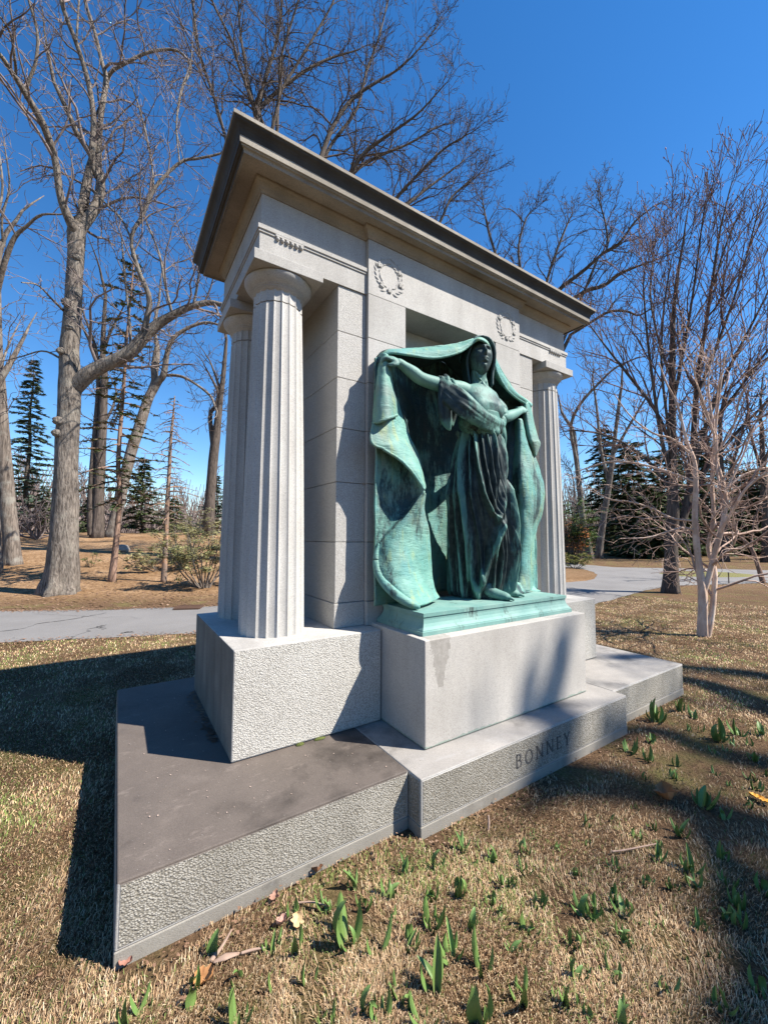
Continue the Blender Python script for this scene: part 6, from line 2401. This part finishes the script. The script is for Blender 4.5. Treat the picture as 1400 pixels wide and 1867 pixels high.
# ---- dense upright tree with the dark trunk, right
ELMP = dict(OAKP, seg=0.45, wig=0.09, up=0.05, dens=[2.2, 3.0, 3.6, 3.8], ang=(18, 42), lift=0.20, len=(0.38, 0.70), lmin=0.3, lmax=3.6, rmin=0.0066)
b = gbase(1222, 1081)
D = math.hypot(b.x - CPOS.x, b.y - CPOS.y)
trk = limb_px([(1222, 1083, 30), (1223, 1050, 27), (1223, 1010, 25), (1222, 975, 25), (1226, 940, 24), (1226, 880, 18), (1225, 800, 15), (1225, 720, 14), (1225, 640, 12), (1228, 560, 9), (1235, 500, 7), (1245, 440, 5), (1250, 400, 3)], D, n=44)
lim = [limb_px(p, D, D + e) for p, e in (
    ([(1226, 990, 16), (1240, 960, 17), (1254, 905, 15), (1262, 820, 12), (1270, 700, 11), (1285, 600, 8), (1300, 500, 7), (1312, 420, 5), (1330, 345, 3)], 1.0),
    ([(1225, 880, 9), (1205, 800, 8), (1190, 700, 6), (1178, 600, 5), (1172, 520, 3)], -1.0),
    ([(1258, 880, 10), (1285, 780, 9), (1320, 690, 8), (1360, 610, 6), (1400, 530, 4), (1420, 470, 3)], -0.5),
    ([(1255, 900, 9), (1300, 840, 8), (1350, 780, 7), (1410, 720, 5), (1450, 670, 3)], 0.8),
    ([(1226, 820, 8), (1195, 750, 7), (1150, 690, 6), (1110, 640, 4), (1080, 600, 3)], 0.5),
    ([(1226, 900, 8), (1190, 850, 7), (1140, 810, 5), (1090, 790, 4), (1050, 785, 3)], 1.0),
    ([(1226, 740, 7), (1245, 640, 7), (1262, 540, 5), (1275, 440, 4), (1285, 370, 3)], -1.0),
    ([(1270, 720, 8), (1310, 620, 7), (1345, 520, 5), (1370, 430, 4), (1385, 370, 3)], 1.2),
    ([(1226, 700, 6), (1200, 620, 5), (1185, 540, 4), (1190, 470, 3)], 1.5),
    ([(1264, 800, 8), (1330, 730, 6), (1390, 650, 5), (1440, 580, 3)], -1.5),
    ([(1228, 860, 7), (1215, 760, 6), (1205, 660, 5), (1210, 560, 4), (1222, 480, 3)], -1.5),
    ([(1300, 520, 5), (1325, 440, 4), (1352, 380, 3)], 0.5))]
wd = Wood(53)
tk = mk_tree('tall dense tree with a dark trunk and upright reddish twigs beside the drive', 'bare trees on the right lawn', b, trk, lim, wd, ELMP, BK_DARK, TWIG_RED, D, maxlev=3, dens0=2.6, flare=0.55, knob=0.08)
V, F = [], []
rb = random.Random(9)
for (x, y, z, dx, dy, dz) in wd.tips:
    if rb.random() < 0.22:
        s = rb.uniform(0.010, 0.022)
        b0 = len(V)
        c = Vector((x, y, z))
        d = Vector((dx, dy, dz))
        u_ = d.orthogonal().normalized() * s
        w_ = d.cross(u_)
        V += [c - d * s, c + u_, c + w_, c - u_, c - w_, c + d * s * 2.6]
        F += [(b0, b0 + 1, b0 + 2), (b0, b0 + 2, b0 + 3), (b0, b0 + 3, b0 + 4), (b0, b0 + 4, b0 + 1), (b0 + 5, b0 + 2, b0 + 1), (b0 + 5, b0 + 3, b0 + 2), (b0 + 5, b0 + 4, b0 + 3), (b0 + 5, b0 + 1, b0 + 4)]
o = link('buds', mesh_np('buds', np.array([v[:] for v in V]), np.array(F)), BUD, tk)
o['kind'] = 'stuff'

# ---- pale many stemmed tree on the right lawn
PALEP = dict(OAKP, seg=0.22, wig=0.17, up=0.015, dens=[2.4, 3.6, 4.6, 5.0], ang=(28, 62), lift=0.05, len=(0.36, 0.70), lmin=0.14, lmax=1.7, rmin=0.0038)
b = gbase(1284, 1160)
D = math.hypot(b.x - CPOS.x, b.y - CPOS.y)
trk = limb_px([(1281, 1162, 22), (1281, 1130, 19), (1281, 1100, 18), (1279, 1070, 17), (1273, 1030, 14), (1268, 980, 13), (1266, 940, 12), (1268, 890, 10), (1265, 840, 8), (1250, 800, 6), (1235, 740, 5), (1215, 700, 4), (1200, 660, 2)], D, n=44)
lim = [limb_px(p, D, D + e) for p, e in (
    ([(1281, 1082, 13), (1292, 1048, 12), (1303, 1005, 12), (1315, 962, 11), (1322, 920, 10), (1319, 890, 10), (1306, 840, 7), (1300, 780, 6), (1290, 700, 4), (1300, 640, 2)], 0.3),
    ([(1289, 1163, 14), (1297, 1120, 12), (1301, 1075, 11), (1302, 1040, 10), (1290, 1000, 9), (1297, 965, 9), (1300, 930, 8), (1297, 880, 8), (1302, 800, 6), (1310, 720, 5), (1322, 640, 3)], 0.5),
    ([(1311, 970, 8), (1335, 930, 7), (1360, 890, 6), (1400, 860, 6), (1450, 835, 4)], -0.4),
    ([(1318, 897, 7), (1345, 872, 6), (1375, 858, 5), (1405, 852, 5), (1450, 850, 3)], 0.6),
    ([(1266, 968, 5), (1245, 962, 5), (1215, 970, 4), (1180, 980, 3), (1130, 982, 2)], -0.5),
    ([(1266, 950, 5), (1225, 945, 5), (1190, 928, 4), (1150, 915, 4), (1110, 910, 3), (1070, 885, 2)], -0.2),
    ([(1268, 880, 6), (1240, 868, 5), (1200, 855, 5), (1160, 845, 4), (1110, 842, 4), (1055, 858, 2)], 0.5),
    ([(1262, 830, 5), (1225, 800, 4), (1190, 790, 4), (1150, 760, 3), (1120, 720, 2)], -0.6),
    ([(1303, 830, 5), (1335, 780, 4), (1350, 720, 4), (1380, 680, 3), (1410, 640, 2)], -0.5),
    ([(1300, 790, 5), (1280, 730, 4), (1265, 680, 3), (1270, 640, 2)], -0.8),
    ([(1320, 900, 5), (1350, 840, 4), (1370, 790, 4), (1400, 760, 3), (1430, 720, 2)], 0.8))]
mk_tree('pale pinkish many stemmed small tree on the right lawn', 'bare trees on the right lawn', b, trk, lim, Wood(54), PALEP, BK_PALE, TWIG_PALE, D, maxlev=4, dens0=3.8, flare=0.35, knob=0.07)

# ---- trees far right
px_tree('left of two grey trunks leaning apart beyond the drive fork', (1076, 1019), [(1076, 1022, 14), (1069, 985, 13), (1062, 950, 12), (1057, 900, 11), (1052, 850, 9), (1046, 790, 8)],
        [([(1056, 890, 8), (1048, 830, 7), (1040, 780, 6), (1055, 740, 6), (1090, 700, 5), (1121, 671, 4), (1157, 654, 3)], -3)], BK_MID, TWIG_GREY, 36, params=FARP, group='bare trees beyond the fork', dist=33)
px_tree('right of two grey trunks leaning apart beyond the drive fork', (1090, 1019), [(1089, 1022, 15), (1096, 970, 13), (1102, 930, 12), (1112, 870, 10), (1120, 800, 8), (1130, 720, 6)],
        [([(1110, 880, 7), (1095, 820, 6), (1088, 750, 5), (1080, 690, 3)], 1), ([(1116, 830, 7), (1150, 770, 5), (1180, 720, 3)], -1)], BK_MID, TWIG_GREY, 37, params=FARP, group='bare trees beyond the fork', dist=34)
px_tree('dark trunk behind the pale tree at the drive fork', (1320, 1026), [(1320, 1028, 18), (1319, 980, 16), (1317, 930, 14), (1314, 860, 11), (1312, 780, 8)],
        [([(1317, 900, 8), (1340, 830, 6), (1360, 760, 4)], 1), ([(1315, 880, 8), (1290, 810, 6), (1280, 740, 4)], -1)], BK_DARK, TWIG_DARK, 38, params=FARP, group='bare trees beyond the fork', dist=35)
px_tree('dark trunk at the right edge of the view', (1396, 1021), [(1396, 1024, 20), (1396, 970, 17), (1394, 920, 15), (1390, 850, 12), (1388, 780, 9)],
        [([(1392, 870, 8), (1370, 800, 6), (1362, 740, 4)], 1), ([(1390, 850, 7), (1415, 780, 5), (1430, 720, 4)], -1)], BK_DARK, TWIG_DARK, 39, params=FARP, group='bare trees beyond the fork', dist=36)
px_tree('small leaning pinkish tree at the right edge of the drive', (1391, 1063), [(1391, 1066, 11), (1385, 1045, 10), (1380, 1029, 9), (1369, 1000, 8), (1351, 980, 7), (1334, 960, 5)],
        [([(1340, 967, 5), (1322, 940, 4), (1315, 900, 3), (1320, 860, 2)], -1), ([(1369, 1000, 5), (1372, 960, 4), (1385, 920, 3), (1400, 880, 2)], 0.5), ([(1355, 985, 4), (1330, 980, 3), (1300, 970, 2)], 0.5)], BK_RED, TWIG_RED, 40, group='bare trees on the right lawn', params=dict(PALEP, rmin=0.007), flare=0.2)
for k, (u, d_) in enumerate(((1050, 70), (1120, 62), (1160, 75), (1250, 66), (1290, 80), (1345, 60), (1420, 72))):
    q = at_dist(u, 1000, d_)
    hgt = (15, 13, 16, 15, 17, 13, 15)[k]
    b_ = Vector((q.x, q.y, terrain(q.x, q.y)))
    tp = catmull([tuple(b_ + Vector((0, 0, -0.3))), tuple(b_ + Vector((0.1, 0, hgt * 0.35))), tuple(b_ + Vector((-0.1, 0.2, hgt * 0.7)))], 14)
    mk_tree(ORD[k] + ' of the grey trees far beyond the fork', 'far trees on the right', b_, (tp, np.linspace(0.25, 0.09, 14)), [], Wood(80 + k), dict(FARP, rmin=0.026, dens=[2.0, 1.6, 1.4], up=0.06, lmin=1.0, lmax=5.5), BK_DARK, TWIG_DARK, d_, maxlev=2, twig_from_trunk=4.5)
for k, (u, vt, d_, sp, lab) in enumerate(((1150, 800, 40, 85, 'broad dark yew behind the two leaning trunks'), (1222, 815, 42, 80, 'dark yew behind the dark upright trunk'), (1105, 770, 48, 60, 'tall dark hemlock above the yews right of the column'),
                                          (1285, 790, 46, 70, 'dark hemlock behind the pale tree'), (1370, 850, 50, 70, 'dark evergreen at the right edge beyond the drive'), (1180, 880, 37, 70, 'low spreading yew beside the far drive'))):
    conifer_px(lab, u, vt, 1004, d_, sp, NEEDLE, BK_DARK, 90 + k, nbr=130, droop=0.5, spray=0.9, dens=1.6, z0=0.02, taper=0.38, group='evergreens right of the memorial')

# ---- shrubs
def shrub(label, group, base, w, h, nst, nleaf, lsize, lmat, smat, seed, zlow=0.25, name='shrub', cat='shrub', droopy=0.3, layers=False, extra=None, lratio=0.34):
    rnd = random.Random(seed)
    t = empty(name, base, label, cat, group)
    wd = Wood(seed)
    ends = []
    for k in range(nst):
        a = rnd.uniform(0, 6.28)
        p = Vector(base) + Vector((math.cos(a), math.sin(a), 0)) * rnd.uniform(0.0, 0.12) * w + Vector((0, 0, -0.05))
        e = Vector(base) + Vector((math.cos(a) * w * rnd.uniform(0.35, 1.0), math.sin(a) * w * rnd.uniform(0.35, 1.0), h * rnd.uniform(0.5, 1.0)))
        mid_ = p.lerp(e, 0.5) + Vector((rnd.uniform(-.1, .1) * w, rnd.uniform(-.1, .1) * w, -0.06 * h))
        pts = catmull([tuple(p), tuple(mid_), tuple(e)], 8)
        wd.add('stem', pts, np.linspace(0.022 * (h / 1.6), 0.008, 8))
        wd.side([tuple(q) for q in pts], list(np.linspace(0.02, 0.008, 8)), h * 0.6, 1, 2, dict(OAKP, rmin=0.005, dens=[4, 5, 5], lmin=0.12, lmax=0.7, seg=0.2), t0=0.35)
    for P, Rr in wd.lines.get('twig', []):
        ends.append((P[-1], P[-1] - P[-2]))
        ends.append((P[len(P) // 2], P[-1] - P[0]))
    link('stems', wd.mesh('stem', 'stems', sides=6), smat, t)['kind'] = 'stuff'
    if wd.lines.get('twig'):
        link('twigs', wd.mesh('twig', 'twigs', sides=3), smat, t)['kind'] = 'stuff'
    V, F = [], []
    for q in range(nleaf):
        e, d = ends[rnd.randrange(len(ends))]
        c = Vector(e) + Vector((rnd.gauss(0, 0.05), rnd.gauss(0, 0.05), rnd.gauss(0, 0.03))) * (w / 0.8) ** 0.5
        a = rnd.uniform(0, 6.28)
        dv = Vector((math.cos(a), math.sin(a), rnd.uniform(-droopy - 0.3, 0.35))).normalized()
        sd = dv.cross(Vector((rnd.uniform(-.4, .4), rnd.uniform(-.4, .4), 1))).normalized()
        l = lsize * rnd.uniform(0.6, 1.15)
        ww = sd * l * lratio * 0.5
        n_ = dv.cross(sd) * l * 0.06
        b0 = len(V)
        V += [c, c + dv * l * 0.45 + ww + n_, c + dv * l, c + dv * l * 0.45 - ww + n_]
        F += [(b0, b0 + 1, b0 + 2), (b0, b0 + 2, b0 + 3)]
    o = link('foliage', mesh_np('foliage', np.array([v[:] for v in V]), np.array(F)), lmat, t)
    o['kind'] = 'stuff'
    return t


b = gbase(372, 1072)
shrub('olive leaved rhododendron in front of the rear column', 'shrubs on the rise', b, 1.25, 2.0, 12, 3300, 0.145, BROAD, BK_MID, 61)
q = at_dist(292, 1030, 17.2)
b = Vector((q.x, q.y, terrain(q.x, q.y)))
shrub('low spreading rhododendron around the thin dying spruce', 'shrubs on the rise', b, 1.35, 1.0, 14, 2600, 0.135, BROAD, BK_MID, 62)
q = at_dist(345, 1000, 19)
b = Vector((q.x, q.y, terrain(q.x, q.y)))
shrub('taller rhododendron behind the other two', 'shrubs on the rise', b, 1.4, 2.1, 12, 2200, 0.15, BROAD, BK_MID, 63)
q = at_dist(168, 1010, 19)
b = Vector((q.x, q.y, terrain(q.x, q.y)))
shrub('tiny green seedling between the big oak and the leaning hemlock', 'shrubs on the rise', b, 0.35, 0.55, 4, 140, 0.12, HOLLY, BK_DARK, 64)
q = at_dist(68, 985, 30)
b = Vector((q.x, q.y, terrain(q.x, q.y)))
wd = Wood(65)
t = empty('bare_shrub', b, 'spreading grey bare shrub left of the big oak on the crest', 'shrub', 'bare shrubs on the crest')
for k in range(16):
    a = rg.uniform(0, 6.28)
    wd.grow(tuple(b), (math.cos(a) * 0.8, math.sin(a) * 0.8, 0.8), 2.4, 0.05, 1, 3, dict(OAKP, rmin=0.013, dens=[1, 1.6, 2.0], up=0.02, wig=0.2))
link('stems', wd.mesh('twig', 'stems', sides=4), TWIG_GREY, t)['kind'] = 'stuff'
b = gbase(1047, 1036)
shrub('low yellow green box bush beside the right front column', 'shrubs right of the memorial', b, 0.9, 0.8, 12, 2600, 0.09, BOX, BK_DARK, 66)
q = at_dist(1040, 1010, 27)
b = Vector((q.x, q.y, terrain(q.x, q.y)))
shrub('glossy green holly behind the right column', 'shrubs right of the memorial', b, 1.5, 3.7, 16, 5200, 0.22, HOLLY, BK_DARK, 67)
q = at_dist(1046, 945, 26)
b = Vector((q.x, q.y, terrain(q.x, q.y)))
shrub('rust orange leaved bush in front of the holly', 'shrubs right of the memorial', b, 0.8, 3.1, 9, 420, 0.16, RUST, BK_DARK, 68)

# ---- far thicket that reads as one mass
V, F = [], []
rf = random.Random(77)
wd = Wood(77)
for k in range(3400):
    u = rf.uniform(-150, 1560)
    d_ = rf.uniform(50, 105)
    q = at_dist(u, 980, d_)
    z0 = terrain(q.x, q.y) - 0.4
    hgt = rf.uniform(3.5, 8.0) * (1 if u < 600 else 1.3)
    for s in range(3):
        a = rf.uniform(-0.9, 0.9)
        p0 = (q.x + rf.uniform(-.6, .6), q.y + rf.uniform(-.6, .6), z0 + rf.uniform(0, 0.3) * hgt)
        p1 = (p0[0] + a * hgt * 0.25, p0[1] + rf.uniform(-.6, .6), z0 + hgt * 0.6)
        p2 = (p0[0] + a * hgt * 0.42, p0[1] + rf.uniform(-1, 1), z0 + hgt * rf.uniform(0.8, 1.05))
        wd.add('t', [p0, p1, p2], [0.07, 0.045, 0.025])
tag(link('far_thicket', wd.mesh('t', 'far_thicket', sides=3), TWIG_GREY), 'grey bare thicket along the horizon', kind='stuff')

# ---- unseen woods added beside and behind the view to block bright low sky
V, F = [], []
rw2 = random.Random(5)
for k in range(170):
    az = rw2.uniform(84, 342)                       # everything to the sides of and behind the view
    d_ = rw2.uniform(38, 66)
    x0, y0 = CPOS.x + d_ * math.sin(R(az)), CPOS.y + d_ * math.cos(R(az))
    h_ = rw2.uniform(8, 15)
    w_ = h_ * rw2.uniform(0.20, 0.34)
    b0 = len(V)
    V += [Vector((x0 - 0.2, y0, -0.3)), Vector((x0 + 0.2, y0, -0.3)), Vector((x0, y0 + 0.2, -0.3)), Vector((x0, y0, h_))]
    F += [(b0, b0 + 1, b0 + 3, b0 + 3), (b0 + 1, b0 + 2, b0 + 3, b0 + 3), (b0 + 2, b0, b0 + 3, b0 + 3)]
    for q in range(620):
        s_ = 0.04 + 0.96 * rw2.random() ** 1.35
        a_ = rw2.uniform(0, 6.28)
        rr = w_ * (1 - s_ * 0.92) * math.sqrt(rw2.random())
        c = Vector((x0 + rr * math.cos(a_), y0 + rr * math.sin(a_), 0.2 + s_ * h_))
        e = Vector((math.cos(a_) + rw2.uniform(-.5, .5), math.sin(a_) + rw2.uniform(-.5, .5), rw2.uniform(-0.6, 0.3))) * rw2.uniform(0.30, 0.75)
        n_ = e.cross(Vector((rw2.uniform(-.6, .6), rw2.uniform(-.6, .6), 1))).normalized() * 0.12
        b0 = len(V)
        V += [c, c + e * 0.5 + n_, c + e, c + e * 0.5 - n_]
        F.append((b0, b0 + 1, b0 + 2, b0 + 3))
me_ = bpy.data.meshes.new('sky_block_woods')
me_.from_pydata([v[:] for v in V], [], [f[:3] if f[2] == f[3] else f for f in F])
tag(link('sky_block_woods', me_, NEEDLE), 'unseen dark woods added around the lawn to block low sky light', kind='stuff')

# ---- a tree standing outside the view, whose shade falls on the pedestal and the lawn
def shade_at(p, t):
    return Vector(p) + SUN_DIR * t


def shade_line(pxs, t0, t1, w0, w1):
    P = []
    for i, (u, v, kind) in enumerate(pxs):
        t = t0 + (t1 - t0) * i / (len(pxs) - 1)
        g_ = at_z(u, v, 0.0) if kind == 'g' else at_z(u, v, ZS) if kind == 's' else at_y(u, v, QY)
        P.append(tuple(shade_at(g_, t)))
    n = len(pxs) * 4
    return catmull(P, n), np.linspace(w0, w1, n)


lim = [shade_line([(1750, 1500, 'g'), (1550, 1560, 'g'), (1400, 1520, 'g'), (1290, 1480, 'g'), (1170, 1440, 'g'), (1080, 1435, 'g'), (1000, 1452, 'g'), (950, 1480, 'g')], 21, 20, 0.27, 0.06),
       shade_line([(1110, 1430, 'g'), (1060, 1340, 's'), (1010, 1255, 'p'), (1025, 1150, 'p')], 21, 20, 0.20, 0.10),
       shade_line([(1650, 1650, 'g'), (1520, 1780, 'g'), (1420, 1720, 'g'), (1370, 1650, 'g'), (1320, 1570, 'g'), (1270, 1500, 'g')], 21, 20, 0.32, 0.07),
       shade_line([(1520, 1790, 'g'), (1450, 1850, 'g'), (1400, 1900, 'g'), (1375, 1990, 'g')], 20.5, 20, 0.25, 0.12),
       shade_line([(1700, 1420, 'g'), (1450, 1400, 'g'), (1300, 1370, 'g'), (1180, 1330, 'g'), (1130, 1290, 's')], 22, 21, 0.22, 0.07),
       shade_line([(1600, 1350, 'g'), (1400, 1290, 'g'), (1250, 1240, 'g'), (1120, 1200, 's')], 18, 17, 0.26, 0.09),
       shade_line([(1600, 1280, 'g'), (1380, 1230, 'g'), (1240, 1215, 'g'), (1130, 1185, 'g')], 20, 19, 0.2, 0.07),
       shade_line([(1150, 1420, 'g'), (1080, 1320, 's'), (960, 1275, 'p'), (975, 1190, 'p')], 24, 23, 0.14, 0.07)]
hub = shade_at(at_z(1750, 1560, 0.0), 20)
base = Vector((hub.x + 4.5, hub.y - 1.0, 0.0))
tp = catmull([tuple(base), tuple(base.lerp(hub, 0.5) + Vector((0.8, 0, 0.6))), tuple(hub)], 24)
lim = [(np.vstack([np.array(hub)[None], P]), np.concatenate([[Rr[0] * 1.05], Rr])) if i not in (1, 3, 7) else (P, Rr) for i, (P, Rr) in enumerate(lim)]
mk_tree('bare tree outside the view that shades the lawn by the right step', 'shade trees outside the view', base, (tp, np.linspace(0.55, 0.40, 24)), lim, Wood(91),
        dict(OAKP, rmin=0.010, dens=[1.6, 2.6, 3.0, 3], lmax=1.5, ang=(25, 60), lift=0.0), BK_MID, TWIG_GREY, 15, maxlev=2, dens0=1.6, taper=False)
